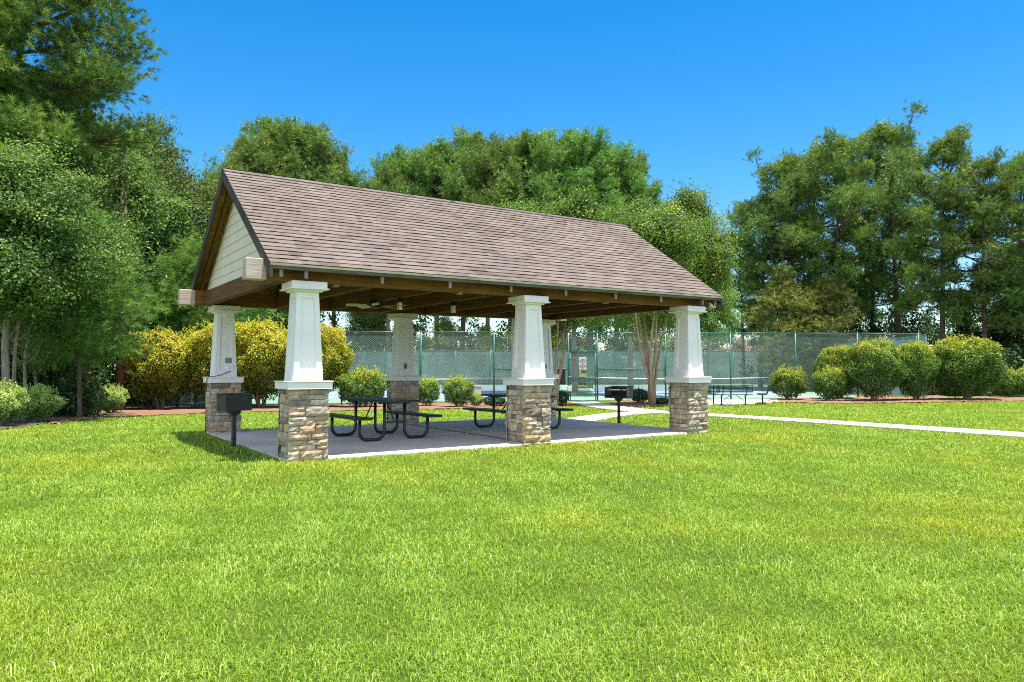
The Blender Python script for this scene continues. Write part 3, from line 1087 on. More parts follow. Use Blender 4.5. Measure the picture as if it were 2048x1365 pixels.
for u0, u1, lab in ((.07, .47, 'white topped tennis net on the court behind the left picnic table side'), (.53, .93, 'white topped tennis net on the court behind the benches')):
    nt_ = tag(empty('tennis_net', (*court_pt((u0 + u1) / 2, .46), ZC)), lab, 'tennis net', 'tennis nets')
    a, b_ = Vector((*court_pt(u0, .46), ZC)), Vector((*court_pt(u1, .46), ZC))
    o_ = Vector(nt_.location)
    N = 16
    top = [a.lerp(b_, i / N) - o_ + Vector((0, 0, 1.07 - .16 * math.sin(math.pi * i / N))) for i in range(N + 1)]
    bot = [a.lerp(b_, i / N) - o_ + Vector((0, 0, .03)) for i in range(N + 1)]
    mb = MB(); mb.add(bot + top, [(i, i + 1, N + 2 + i, N + 1 + i) for i in range(N)]); mb.build('net_mesh', M['net'], nt_)
    mb = MB(); mb.tube(top, .035, 6); mb.build('net_band', M['court_line'], nt_)
    for e in (a, b_):
        mb = MB(); mb.tube([e - o_, e - o_ + Vector((0, 0, 1.1))], .045, 10); mb.build('net_post', M['green_metal'], nt_)

# ------------------------------------------------------------------ chain-link fences
ZF = 3.18
def chain(mb, a, b_, z0a, z0b, z1, pitch=0.085, wire=0.0042):
    """diamond wire mesh between ground points a and b_"""
    a, b_ = np.array(a), np.array(b_)
    Ln = np.linalg.norm(b_ - a); d = (b_ - a) / Ln
    n_ = np.array([-d[1], d[0], 0])
    d3 = np.array([d[0], d[1], 0])
    H_ = z1 - min(z0a, z0b)
    zb = min(z0a, z0b)
    V, Fc = [], []
    for sg in (1, -1):
        s0 = -H_ if sg > 0 else 0
        s = s0
        while s < Ln + (H_ if sg < 0 else 0):
            # line u = s + sg*t, z = zb + t
            t0, t1 = 0.0, H_
            if sg > 0: t0, t1 = max(0, -s), min(H_, Ln - s)
            else: t0, t1 = max(0, s - Ln), min(H_, s)
            if t1 - t0 > .03:
                p0 = np.array([*(a + d * (s + sg * t0)), zb + t0]); p1 = np.array([*(a + d * (s + sg * t1)), zb + t1])
                dr = (d3 * sg + np.array([0, 0, 1])) / math.sqrt(2)
                pp = (d3 - sg * np.array([0, 0, 1])) / math.sqrt(2)
                off = n_ * wire * .6 * sg
                ring = [pp * wire, n_ * wire * .9, -pp * wire, -n_ * wire * .9]
                k0 = len(V)
                V.extend([p0 + off + q for q in ring] + [p1 + off + q for q in ring])
                Fc.extend([(k0 + i, k0 + (i + 1) % 4, k0 + 4 + (i + 1) % 4, k0 + 4 + i) for i in range(4)])
            s += pitch
    mb.add(V, Fc)


def fence_run(name, pts, zb, label, posts=True, rails=(), z1=ZF, screen=None, pitch=.085, wire=.0042, skip=None):
    f = tag(empty(name, (*pts[0], 0)), label, 'fence', 'green chain link fence runs round the tennis court')
    o_ = np.array(pts[0])
    L_ = [tuple(np.array(p) - o_) for p in pts]
    mb = MB()
    for i in range(len(L_) - 1):
        if skip is not None and i == skip: 
            chain(mb, L_[i], L_[i + 1], 2.02, 2.02, z1, pitch, wire); continue
        chain(mb, L_[i], L_[i + 1], zb[i], zb[i + 1], z1, pitch, wire)
    mb.build('wire_mesh', M['green_wire'], f)
    mb = MB()
    for i in range(len(L_) - 1):
        mb.tube([(*L_[i], z1), (*L_[i + 1], z1)], .026, 8)
    mb.build('top_rail', M['green_metal'], f, True)
    for i in rails:
        mb = MB(); mb.tube([(*L_[i], 1.30), (*L_[i + 1], 1.30)], .021, 8); mb.build('mid_rail', M['green_metal'], f, True)
    for i, p in enumerate(L_):
        mb = MB(); mb.tube([(*p, zb[i] - .25), (*p, z1 + .03)], .042, 10)
        mb.lathe([(.045, z1 + .03), (.05, z1 + .05), (.03, z1 + .075), (.005, z1 + .085)], 10, (*p, 0))
        mb.build('post', M['green_metal'], f, True)
    if screen:
        mb = MB()
        for i in range(len(L_) - 1):
            a, b2 = Vector((*L_[i], 0)), Vector((*L_[i + 1], 0))
            n_ = Vector((-(b2 - a).y, (b2 - a).x, 0)).normalized() * .06
            mb.add([a + n_ + Vector((0, 0, screen[0])), b2 + n_ + Vector((0, 0, screen[0])), b2 + n_ + Vector((0, 0, screen[1])), a + n_ + Vector((0, 0, screen[1]))], [(0, 1, 2, 3)])
        mb.build('windscreen', M['screen'], f)
    return f


fpx = [357, 520, 684, 842, 988, 1137, 1194.5, 1331, 1461, 1591, 1715, 1837]
zb_ = [float(gz(*Fp(p))) for p in fpx]
fence_run('chain_link_fence', [Fp(p) for p in fpx], zb_, 'long green chain link fence in front of the tennis court, facing the pavilion', rails=(0, 4, 6), skip=5)
lp = [spot(357, 36.5), spot(270, 40.5)]
fence_run('chain_link_fence', lp, [-.55, -.55], 'short angled fence run at the far left, above the leftmost golden hedge', rails=(0,), screen=(-.3, 2.0))
rp = [spot(1837.5, 39.55), spot(1852, 42.5)]
fence_run('chain_link_fence', rp, [-.2, -.3], 'short pale screened fence corner between the two big round hedges at right', screen=(-.1, 3.1))
def run_pts(a, b_, n):
    return [tuple(np.array(a) * (1 - i / n) + np.array(b_) * i / n) for i in range(n + 1)]
bp = run_pts(C_bl, C_br, 12)
fence_run('chain_link_fence', bp, [-.5] * 13, 'far fence with teal windscreen along the back of the tennis court', z1=3.06, screen=(-.30, 2.95), pitch=.17, wire=.006)
sp_ = run_pts(spot(1834, 39.75), C_br, 10)
fence_run('chain_link_fence', sp_, [-.45] * 11, 'right side fence of the tennis court with sloping teal top edge, behind the round hedges', z1=3.05, screen=(-.2, 2.9), pitch=.13, wire=.005)
sp_ = run_pts(spot(362, 36.9), C_bl, 10)
fence_run('chain_link_fence', sp_, [-.5] * 11, 'left side fence of the tennis court running back behind the golden hedges', z1=3.05, screen=(-.2, 2.9), pitch=.13, wire=.005)

# gate
g0, g1 = np.array(Fp(1137)), np.array(Fp(1194.5))
gl = np.linalg.norm(g1 - g0); gd = (g1 - g0) / gl
gate = tag(empty('fence_gate', (*g0, float(gz(*g0))), math.atan2(gd[1], gd[0])), 'green chain link gate with white notice at the end of the path', 'gate')
mb = MB()
zb0 = 0.06
hg = 2.62
for (a, b_) in (((.09, zb0), (.09, hg - .12)), ((gl - .09, zb0), (gl - .09, hg - .12)), ((.09, zb0), (gl - .09, zb0)), ((.09, hg - .12), (gl - .09, hg - .12)), ((.09, 1.22), (gl - .09, 1.22))):
    mb.tube([(a[0], 0, a[1]), (b_[0], 0, b_[1])], .024, 8)
mb.build('gate_frame', M['green_metal'], gate, True)
mb = MB(); mb.tube([(0.03, 0, hg), (gl - .03, 0, hg)], .034, 8); mb.build('header_rail', M['green_metal'], gate, True)
mb = MB(); chain(mb, (.09, .0), (gl - .09, 0), zb0, zb0, hg - .12); mb.build('wire_mesh', M['green_wire'], gate)
mb = MB()
for z in (.35, 1.25, 2.2): mb.box((.05, -.01, z), (.10, .07, .09), bev=.01)
mb.build('hinge', M['green_metal'], gate)
mb = MB(); mb.box((gl - .05, -.03, 1.15), (.14, .06, .05), bev=.01); mb.build('latch', M['black'], gate)


def text_mesh(body, size, mat, ext=.002):
    cu = bpy.data.curves.new('lettering', 'FONT')
    cu.body = body; cu.size = size; cu.align_x = 'CENTER'; cu.align_y = 'CENTER'; cu.extrude = ext
    o = bpy.data.objects.new('lettering', cu)
    COL.objects.link(o)
    bpy.context.view_layer.update()
    me = bpy.data.meshes.new_from_object(o.evaluated_get(bpy.context.evaluated_depsgraph_get()))
    bpy.data.objects.remove(o, do_unlink=True)
    me.materials.clear(); me.materials.append(mat)
    return me


def place_text(body, size, mat, parent, loc):
    t = link(bpy.data.objects.new('lettering', text_mesh(body, size, mat)), parent)
    t.location = loc; t.rotation_euler = (R(90), 0, 0)
    return t


ga = math.atan2(gd[1], gd[0])
def on_gate(u, z, off=.05):
    n_ = np.array([gd[1], -gd[0]])
    p = g0 + gd * u + n_ * off
    return (p[0], p[1], float(gz(*g0)) + z)
us = (1165 - 1137) / (1194.5 - 1137) * gl
sg_ = tag(empty('notice_sign', on_gate(us, 1.97), ga), 'white notice with lines of black text on the green gate', 'sign')
mb = MB(); mb.box((0, 0, 0), (.37, .012, .60), bev=.004); mb.build('sign_panel', M['sign_white'], sg_)
for i, tx in enumerate(('TENNIS', 'COURT RULES', 'FOR USE', 'OF', 'RESIDENTS', 'AND GUESTS', 'ONLY')):
    place_text(tx, .062, M['sign_black'], sg_, (0, -.010, .20 - i * .072))
sg2 = tag(empty('notice_sign', on_gate(us + .02, 1.46), ga), 'small tan and green notice below the white notice on the gate', 'sign')
mb = MB(); mb.box((0, 0, 0), (.40, .012, .40), bev=.004); mb.build('sign_panel', M['sign_tan'], sg2)
mb = MB(); mb.box((.04, -.010, .09), (.28, .006, .12)); mb.build('sign_stripe', M['green_metal'], sg2)
sg3 = tag(empty('gate_lettering', on_gate((1170 - 1137) / 57.5 * gl, .79), ga), 'yellow letters fixed low on the wire of the green gate', 'sign')
mb = MB(); mb.box((0, .004, 0), (.78, .008, .20)); mb.build('backing_strip', M['green_metal'], sg3)
place_text('WYAC', .19, M['sign_yellow'], sg3, (-.09, -.008, 0))
place_text('P', .19, M['sign_yellow'], sg3, (.31, -.008, 0))
bx = tag(empty('lock_box', on_gate(.03, .66, .09), ga), 'small pale grey box fixed to the left post of the gate', 'lock box')
mb = MB(); mb.box((0, 0, 0), (.21, .10, .27), bev=.012); mb.build('box_body', M['grey_box'], bx)
mb = MB(); mb.box((0, -.053, .0), (.15, .008, .20), bev=.003); mb.build('box_door', M['sign_white'], bx)

# board beside the gate post, utility cabinet, lamp
x, y = spot(1118, 36.2)
bd = tag(empty('notice_board', (x, y, float(gz(x, y))), -YAW), 'black board on a pale post between the rear column and the gate', 'notice board')
mb = MB(); mb.box((0, 0, 1.32), (.62, .05, .80), bev=.01); mb.build('board_panel', M['black'], bd)
mb = MB(); mb.box((0, .06, .75), (.08, .06, 1.55), bev=.006); mb.build('board_post', M['grey_box'], bd)
x, y = spot(952, 35.2)
cb = tag(empty('utility_cabinet', (x, y, float(gz(x, y))), -YAW + .5), 'grey utility cabinet standing between the green shrubs behind the pavilion', 'utility cabinet')
mb = MB(); mb.box((0, 0, .44), (.38, .40, .92), bev=.015); mb.build('cabinet_body', M['grey_box'], cb)
mb = MB(); mb.box((.196, 0, .46), (.012, .36, .86)); mb.build('side_panel', M['brown_box'], cb)
mb = MB(); mb.box((0, 0, .925), (.42, .44, .03), bev=.008); mb.build('cabinet_lid', M['grey_box'], cb)
x, y = spot(838.5, 41.0)
lp_ = tag(empty('globe_lamp', (x, y, -.45)), 'white globe lamp on a green post behind the fence', 'lamp')
mb = MB(); mb.lathe([(.08, 0), (.07, .1), (.045, .2), (.04, 3.35), (.09, 3.40), (.09, 3.44)], 12); mb.build('lamp_post', M['green_metal'], lp_)
mb = MB(); mb.lathe([(.07, 3.44), (.14, 3.50), (.175, 3.60), (.17, 3.70), (.12, 3.79), (.03, 3.83)], 16); mb.build('globe', M['globe'], lp_, True)

# ------------------------------------------------------------------ park benches
def bench(loc, rz, label):
    b = tag(empty('park_bench', loc, rz), label, 'bench', 'green metal benches beside the tennis court')
    W2 = .80
    # seat and back are slatted strips in a tube frame; local -y is the front
    mb = MB()
    for i in range(6):
        mb.box((0, -.20 + i * .066, .435), (2 * W2, .048, .018), bev=.004)
    mb.tube(rounded_path([(-W2, -.22, .437), (W2, -.22, .437), (W2, .16, .437), (-W2, .16, .437), (-W2, -.21, .437)], .07), .016, 8)
    mb.build('seat', M['green_bench'], b)
    mb = MB()
    tl = Matrix.Rotation(R(-14), 3, 'X')
    def bk(x, y, z): return tl @ Vector((x, y, z)) + Vector((0, .19, .50))
    for i in range(5):
        mb.box(bk(0, 0, .09 + i * .058), (2 * W2 - .08, .014, .036), tl, bev=.004)
    mb.tube(rounded_path([bk(-W2 + .02, 0, .05), bk(W2 - .02, 0, .05), bk(W2 - .02, 0, .37), bk(-W2 + .02, 0, .37), bk(-W2 + .02, 0, .06)], .07), .016, 8)
    mb.build('backrest', M['green_bench'], b)
    for s in (-1, 1):
        mb = MB()
        mb.tube([(s * .52, 0, .01), (s * .52, 0, .41)], .03, 10)
        mb.box((s * .52, 0, .016), (.09, .46, .03), bev=.006)
        mb.build('leg', M['black'], b)
        mb = MB()
        mb.bar((s * .52, -.18, .412), (s * .52, .17, .412), .045, .024)
        mb.tube([(s * .52, .15, .41), (s * .52, .20, .47), bk(s * .52, .025, .06), bk(s * .52, .025, .36)], .020, 8)
        mb.build('back_arm', M['black'], b)
        mb = MB(); mb.tube([(s * .51, 0, .13), (s * .12, 0, .415)], .014, 8); mb.build('brace', M['black'], b)
    return b


x, y = spot(1466, 32.6); bench((x, y, float(gz(x, y)) + .045), -YAW + math.pi + math.pi, 'green metal bench seen from behind, middle of three by the fence')
bpy.data.objects['park_bench'].rotation_euler.z = -YAW + math.pi
x, y = spot(1524, 33.2); bench((x, y, float(gz(x, y)) + .045), -YAW - R(108), 'green metal bench turned sideways, next to the small round golden shrub')
x, y = spot(1402, 33.0); bench((x, y, float(gz(x, y)) + .045), -YAW + R(165), 'green metal bench mostly hidden behind the right front column')

# ------------------------------------------------------------------ vegetation builders
def unit(a):
    return a / (np.linalg.norm(a, axis=-1, keepdims=True) + 1e-9)


def tufts(rng, cen, dirs, n, ln, wd, spread=.75, rbase=None):
    """needle tufts: n thin needles fan out of every centre"""
    T = len(cen)
    d = unit(np.repeat(dirs, n, 0) + rng.normal(0, spread, (T * n, 3)))
    base = np.repeat(cen, n, 0) + np.repeat(dirs, n, 0) * rng.uniform(-.35, .35, (T * n, 1)) * ln + d * (ln * .04)
    L = ln * rng.uniform(.7, 1.15, (T * n, 1))
    side = unit(np.cross(d, rng.normal(0, 1, (T * n, 3)))) * (wd / 2)
    tip = base + d * L + np.array([0, 0, -1]) * (L * .10) ** 1.0
    v = np.stack([base - side, base + side, tip], 1).reshape(-1, 3)
    f = np.arange(T * n * 3).reshape(-1, 3)
    r0 = rng.uniform(0, 1, T) if rbase is None else rbase
    r = np.clip(np.repeat(r0, n) * .75 + rng.uniform(0, .25, T * n), 0, 1)
    return v, f, r


def leaves(rng, pos, out, size, r, flat=.45):
    """small folded diamond leaves"""
    N = len(pos)
    nrm = unit(out * .5 + np.array([0, 0, flat]) + rng.normal(0, .55, (N, 3)))
    ax = unit(np.cross(nrm, rng.normal(0, 1, (N, 3))))
    sd = np.cross(nrm, ax)
    s = size * rng.uniform(.65, 1.25, (N, 1))
    p0 = pos - ax * s * .5
    p2 = pos + ax * s * .5 - nrm * s * .12
    p1 = pos + sd * s * .30 + nrm * s * .07
    p3 = pos - sd * s * .30 + nrm * s * .07
    v = np.stack([p0, p1, p2, p3], 1).reshape(-1, 3)
    f = np.arange(N * 4).reshape(-1, 4)
    return v, f, r


def pine_meshes(seed, H, cb, Rm, nbr, mats, tuft=(9, .30, .034), per=14, dense=1.0, droop=0.0, top_r=0, r_tr=None, lean=.25, limb=None, clump=1.0, zs_=.62, upw=.75):
    """returns (trunk mesh, crown mesh): trunk with limbs, needle clumps toward limb ends"""
    rng = np.random.default_rng(seed)
    mb = MB()
    r_tr = r_tr or H * .0105 + .03
    bend = rng.normal(0, lean, (2,))
    zs = np.linspace(-.4, H * (.90 if top_r else .97), 12)
    def axis(z):
        t = z / H
        return np.array([bend[0] * t * t * 2 + .06 * math.sin(5 * t + seed), bend[1] * t * t * 2 + .06 * math.cos(4 * t + seed), z])
    mb.tube([axis(z) for z in zs], [max(.02, r_tr * (1.0 - .85 * max(0, z) / H) * (1.25 if z < 0 else 1)) for z in zs], 9)
    C, Dr, Rb = [], [], []
    ga_ = rng.uniform(0, 6.28)
    for i in range(nbr):
        t = (i + rng.uniform(0, 1)) / nbr
        zb = H * (cb + ((.91 if top_r else .98) - cb) * t)
        ga_ += 2.4 + rng.normal(0, .35)
        prof = (math.sin(math.pi * min(1, (t * .88 + .16))) ** .75) * (1 - t * .25)
        if top_r: prof = (1 - t ** 3.2) ** .6 * (.62 + .38 * min(1, t / .45))
        if top_r > 1: prof *= rng.uniform(.55, 1.2)
        prof = max(prof, .18)
        ln = Rm * prof * rng.uniform(.65, 1.12)
        if limb is not None: ln *= limb(ga_, t)
        elev = R(-8 - droop + 62 * t ** 1.3 + rng.normal(0, 8))
        dh = np.array([math.cos(ga_), math.sin(ga_), 0])
        b0 = axis(zb)
        pts = []
        for q in np.linspace(0, 1, 6):
            up_ = math.sin(elev) * q * ln + (.18 * ln) * q * q
            pts.append(b0 + dh * (math.cos(elev) * ln * q) + np.array([0, 0, up_]) + rng.normal(0, .03 * ln * q, 3))
        rb = max(.014, min(.09, ln * .018 + .008))
        mb.tube(pts, [rb * (1 - .8 * q) for q in np.linspace(0, 1, 6)], 5)
        ncl = max(2, int(2.2 + ln * 1.7 * dense))
        for c in range(ncl):
            q = rng.uniform(.38, 1.02) ** .8 if ncl > 2 else rng.uniform(.6, 1)
            kk = min(4, int(q * 5)); fr = q * 5 - kk
            p = pts[kk] * (1 - fr) + pts[min(5, kk + 1)] * fr
            p = p + np.array([rng.normal(0, .28), rng.normal(0, .28), rng.uniform(-.05, .40)]) * (ln * .22 + .35)
            mb.tube([pts[kk], (pts[kk] + p) / 2 + np.array([0, 0, -.05]), p], [rb * .45, rb * .3, .008], 4)
            m_ = int(per * rng.uniform(.7, 1.35))
            sp = (.34 + .05 * ln) * clump
            off = rng.normal(0, 1, (m_, 3)) * np.array([sp, sp, sp * zs_])
            C.append(p + off)
            Dr.append(unit(off * .8 / sp + dh * .35 + np.array([0, 0, upw])))
            Rb.append(np.clip(rng.uniform(.15, .75) + rng.normal(0, .15, m_), 0, 1))
    # leader tuft group
    p = axis(H * (.90 if top_r else .97))
    off = rng.normal(0, 1, (per * 2, 3)) * np.array([.4, .4, .5])
    C.append(p + off); Dr.append(unit(off + np.array([0, 0, 1.0]))); Rb.append(rng.uniform(.2, .9, per * 2))
    v, f, r = tufts(rng, np.concatenate(C), np.concatenate(Dr), *tuft, rbase=np.concatenate(Rb))
    return mb.mesh('trunk', M['bark_pine'], True), npmesh('crown', v, [f], r, M[mats])


def broad_meshes(seed, H, cb, Rm, mat, bark='bark_pale', nl=42000, leaf=.13, ncl=170, r_tr=None, stems=1, squash=1.0, gap=.55, spread=.9):
    rng = np.random.default_rng(seed)
    mb = MB()
    r_tr = r_tr or H * .012 + .03
    lobes = []
    zc = H * (cb + 1) / 2
    hz = H * (1 - cb) / 2
    for i in range(9):
        a = rng.uniform(0, 6.28); q = rng.uniform(0, .55) * Rm
        lobes.append((np.array([q * math.cos(a), q * math.sin(a), zc + rng.uniform(-.55, .62) * hz]), Rm * rng.uniform(.38, .62)))
    lobes.append((np.array([0, 0, H - Rm * .45]), Rm * .45))
    cen = []
    while len(cen) < ncl:
        c, rr = lobes[rng.integers(len(lobes))]
        d = unit(rng.normal(0, 1, 3))
        p = c + d * rr * rng.uniform(.55, 1.0) * np.array([1, 1, squash])
        if p[2] < H * cb * .85: continue
        cen.append(p)
    cen = np.array(cen)
    # trunk, limbs
    tops = []
    for s in range(stems):
        a = rng.uniform(0, 6.28) if stems == 1 else 6.28 * s / stems + rng.normal(0, .3)
        sp = 0 if stems == 1 else rng.uniform(.10, .22) * H * spread
        pts = [np.array([.08 * math.cos(a) * (stems > 1), .08 * math.sin(a) * (stems > 1), -.3])]
        for q in (.12, .3, .5, .7, .88):
            k = q ** 1.4
            pts.append(np.array([math.cos(a) * sp * k, math.sin(a) * sp * k, H * q]) + rng.normal(0, .025 * H * q, 3) * np.array([1, 1, .2]))
        rr = [r_tr * (1.15 - q) if stems == 1 else r_tr * .62 * (1.1 - q) for q in (0, .12, .3, .5, .7, .88)]
        rr = [max(.012, x) for x in rr]
        mb.tube(pts, rr, 8)
        tops.append((pts, rr))
    for i in range(0, len(cen), max(1, len(cen) // 60)):
        c = cen[i]
        pts, rr = tops[rng.integers(len(tops))]
        k = int(np.clip(np.searchsorted([p[2] for p in pts], c[2] - np.hypot(c[0], c[1]) * .8), 1, 4))
        b0 = pts[k]
        mid = (b0 + c) / 2 + np.array([0, 0, .12 * np.linalg.norm(c - b0)])
        mb.tube([b0, mid, c], [max(.01, rr[k] * .4), max(.008, rr[k] * .22), .006], 5)
    per = nl // ncl
    pos, out, rr_ = [], [], []
    mid = np.array([0, 0, zc])
    for c in cen:
        sp = Rm * rng.uniform(.09, .17)
        off = rng.normal(0, 1, (per, 3)) * sp * np.array([1, 1, gap])
        pos.append(c + off)
        out.append(unit(off + (c - mid) * .3))
        rr_.append(np.clip(rng.uniform(.15, .8) + rng.normal(0, .17, per), 0, 1))
    v, f, r = leaves(rng, np.concatenate(pos), np.concatenate(out), leaf, np.concatenate(rr_))
    return mb.mesh('trunk', M[bark], True), npmesh('crown', v, [f], r, M[mat])


def shrub_meshes(seed, rx, ry, h, z0, mat, nl=15000, leaf=.07, pw=2.6, lump=.10, sprig=40, stems=7, tipbias=.46, shell=.80, ysplit=.60):
    """clipped shrub: super-ellipsoid shell of leaves with lumps, stems below"""
    rng = np.random.default_rng(seed)
    ph = rng.uniform(0, 6.28, (6,))
    d = unit(rng.normal(0, 1, (nl, 3)))
    d[:, 2] = np.where((d[:, 2] < -.55) & (rng.uniform(0, 1, nl) < .6), -d[:, 2], d[:, 2])
    rad = 1 / (np.sum(np.abs(d) ** pw, 1) ** (1 / pw))
    lump *= 1.35
    lm = 1 + lump * (np.sin(3.1 * d[:, 0] * 2 + ph[0]) * np.sin(2.7 * d[:, 1] * 2 + ph[1]) + .7 * np.sin(5.3 * d[:, 2] + 4 * d[:, 0] + ph[2]) + .6 * np.sin(9 * d[:, 0] + 8 * d[:, 1] + ph[3]) * np.sin(8 * d[:, 2] + ph[4]))
    q = np.clip(1 - np.abs(rng.normal(0, 1 - shell, nl)), .15, 1.04)
    hc = (h + z0) / 2; hh = (h - z0) / 2
    pos = d * (rad * lm * q)[:, None] * np.array([rx, ry, hh]) + np.array([0, 0, hc])
    tz = np.clip((pos[:, 2] - z0) / (h - z0), 0, 1)
    pos[:, :2] *= (.66 + .36 * np.clip(tz / .5, 0, 1) ** .8)[:, None]
    # bottom opens into stems
    keep = (pos[:, 2] > z0 * .8 + rng.uniform(0, .12, nl) * h)
    gp = np.sin(pos[:, 0] * 9 + ph[1]) * np.sin(pos[:, 1] * 8 + ph[2]) * np.sin(pos[:, 2] * 10 + ph[3])
    keep &= (gp < .34) | (rng.uniform(0, 1, nl) < .35)
    pos, d, q = pos[keep], d[keep], q[keep]
    n = len(pos)
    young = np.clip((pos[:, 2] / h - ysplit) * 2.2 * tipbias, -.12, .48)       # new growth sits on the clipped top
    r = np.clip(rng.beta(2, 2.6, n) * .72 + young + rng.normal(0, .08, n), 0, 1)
    # whole twigs share a colour
    cell = np.floor(pos / .16).astype(int)
    hsh = ((cell[:, 0] * 73856093) ^ (cell[:, 1] * 19349663) ^ (cell[:, 2] * 83492791)) % 1000 / 1000.
    r = np.clip(r + (hsh - .5) * .42, 0, 1)
    V, F_, R_ = [], [], []
    v, f, rr = leaves(rng, pos, d, leaf, r, flat=.5)
    V.append(v); F_.append(f); R_.append(rr)
    if sprig:
        a = rng.uniform(0, 6.28, sprig); q2 = np.sqrt(rng.uniform(0, 1, sprig)) * .85
        for i in range(sprig):
            base = np.array([math.cos(a[i]) * q2[i] * rx, math.sin(a[i]) * q2[i] * ry, hc + hh * (1 - q2[i] ** pw) ** (1 / pw) * .97])
            L = rng.uniform(.10, .32)
            m_ = 12
            p = base + np.stack([rng.normal(0, .03, m_), rng.normal(0, .03, m_), np.linspace(0, L, m_)], -1)
            v, f, rr = leaves(rng, p, unit(rng.normal(0, 1, (m_, 3))), leaf * .9, np.clip(rng.uniform(.6, 1.0, m_), 0, 1))
            F_.append(f + sum(len(x) for x in V)); V.append(v); R_.append(rr)
    mb = MB()
    for i in range(stems):
        a = rng.uniform(0, 6.28); q3 = rng.uniform(.25, .75)
        e = np.array([math.cos(a) * rx * q3, math.sin(a) * ry * q3, z0 + (h - z0) * rng.uniform(.3, .6)])
        s0 = np.array([math.cos(a) * .06, math.sin(a) * .06, -.15])
        mb.tube([s0, s0 * .5 + e * .28 + np.array([0, 0, .25 * z0]), (s0 + e) / 2 + np.array([0, 0, .1 * h]), e], [.032 * h / 2 + .008, .024 * h / 2 + .006, .016, .007], 6)
    return mb.mesh('stems', M['bark_pale'], True), npmesh('foliage', np.concatenate(V), [np.concatenate(F_)], np.concatenate(R_), M[mat])


def plant(kind, meshes, parts, loc, sc, rz, label, cat, group=None):
    t = tag(empty(kind, loc, rz), label, cat, group)
    t.scale = sc if hasattr(sc, '__len__') else (sc, sc, sc)
    for me, nm in zip(meshes, parts):
        link(bpy.data.objects.new(nm, me), t)
    return t


TP = ('trunk', 'crown')
SP = ('stems', 'foliage')
vr = random.Random(77)

# ---- tall pines: prototypes (metres)
pineB = [pine_meshes(100 + i, 24, .40, 4.9, 74, 'needle', tuft=(10, .38, .048), per=20, dense=1.1, top_r=1, clump=.56, zs_=1.25, upw=1.3) for i in range(4)]
pineR = [pine_meshes(200 + i, 20, .30, 5.0, 47, 'needle', tuft=(12, .31, .038), per=28, dense=.76, zs_=.85, upw=1.0, droop=2, lean=.35, clump=.60, top_r=2) for i in range(4)]


def put_pine(protos, k, px, D, top, label, group, hx=1.0, H0=22.8, dx=0):
    x, y = spot(px, D)
    z = float(gz(x, y))
    h = ztop(top, D) - z
    s = h / H0
    return plant('pine_tree', protos[k % len(protos)], TP, (x, y, z), (s * hx, s * hx, s), vr.uniform(0, 6.28), label, 'pine tree', group)


gB = 'tall pines behind the tennis court'
order_ = ('leftmost', 'second from the left', 'third from the left', 'fourth from the left', 'fifth from the left', 'sixth from the left', 'seventh from the left', 'eighth from the left', 'ninth from the left', 'tenth from the left', 'rightmost')
A_ = [(432, 76, 345, .8), (490, 78, 282, 1.0), (556, 82, 248, 1.05), (612, 80, 262, 1.0), (668, 84, 315, .95)]
for i, (px, D, top, hx) in enumerate(A_):
    lb = ('rightmost' if i == len(A_) - 1 else order_[i])
    put_pine(pineB, i, px, D, top, f'tall pine behind the roof peak, {lb} of five', gB, hx)
B_ = [(776, 78, 342, .85), (822, 82, 305, .95), (872, 80, 290, 1), (925, 84, 280, 1), (975, 80, 298, .95), (1022, 83, 280, 1), (1075, 80, 270, 1), (1128, 84, 282, 1), (1180, 80, 270, 1), (1232, 82, 305, .95), (1276, 79, 345, .85)]
for i, (px, D, top, hx) in enumerate(B_):
    put_pine(pineB, i + 2, px, D, top, f'tall pine behind the long roof ridge, {order_[i]} of eleven', gB, hx)
gR = 'tall pines at the right edge of the lawn'
R_ = [(1486, 66, 455, 1.0, 'lowest pine of the right hand stand, next to the round tree past the roof'),
      (1520, 64, 375, .95, 'low leaning pine at the left end of the right hand pine stand'),
      (1568, 60, 292, .95, 'slim dark pine second from the left end of the right hand stand'),
      (1626, 64, 280, .85, 'pine between the slim dark pine and the pine with the long bare pinkish trunk'),
      (1676, 58, 250, .9, 'pine with a long bare pinkish trunk in the right hand stand'),
      (1742, 66, 296, .9, 'pine set back between the bare trunked pine and the tallest pine'),
      (1800, 60, 228, 1.0, 'tallest pine of the right hand stand'),
      (1884, 52, 250, .95, 'thick trunked pine just right of the tallest pine'),
      (1972, 50, 292, .95, 'pine with long low limbs near the right edge of the photo'),
      (2042, 54, 284, 1.0, 'pine cut by the right edge of the photo, thin upper crown'),
      (2110, 47, 310, 1.0, 'pine just past the right edge whose limbs reach into view'),
      (2190, 50, 260, 1.0, 'pine farthest right, outside the photo edge')]
for i, (px, D, top, hx, lb) in enumerate(R_):
    put_pine(pineR, i, px, D, top, lb, gR, hx, H0=20)

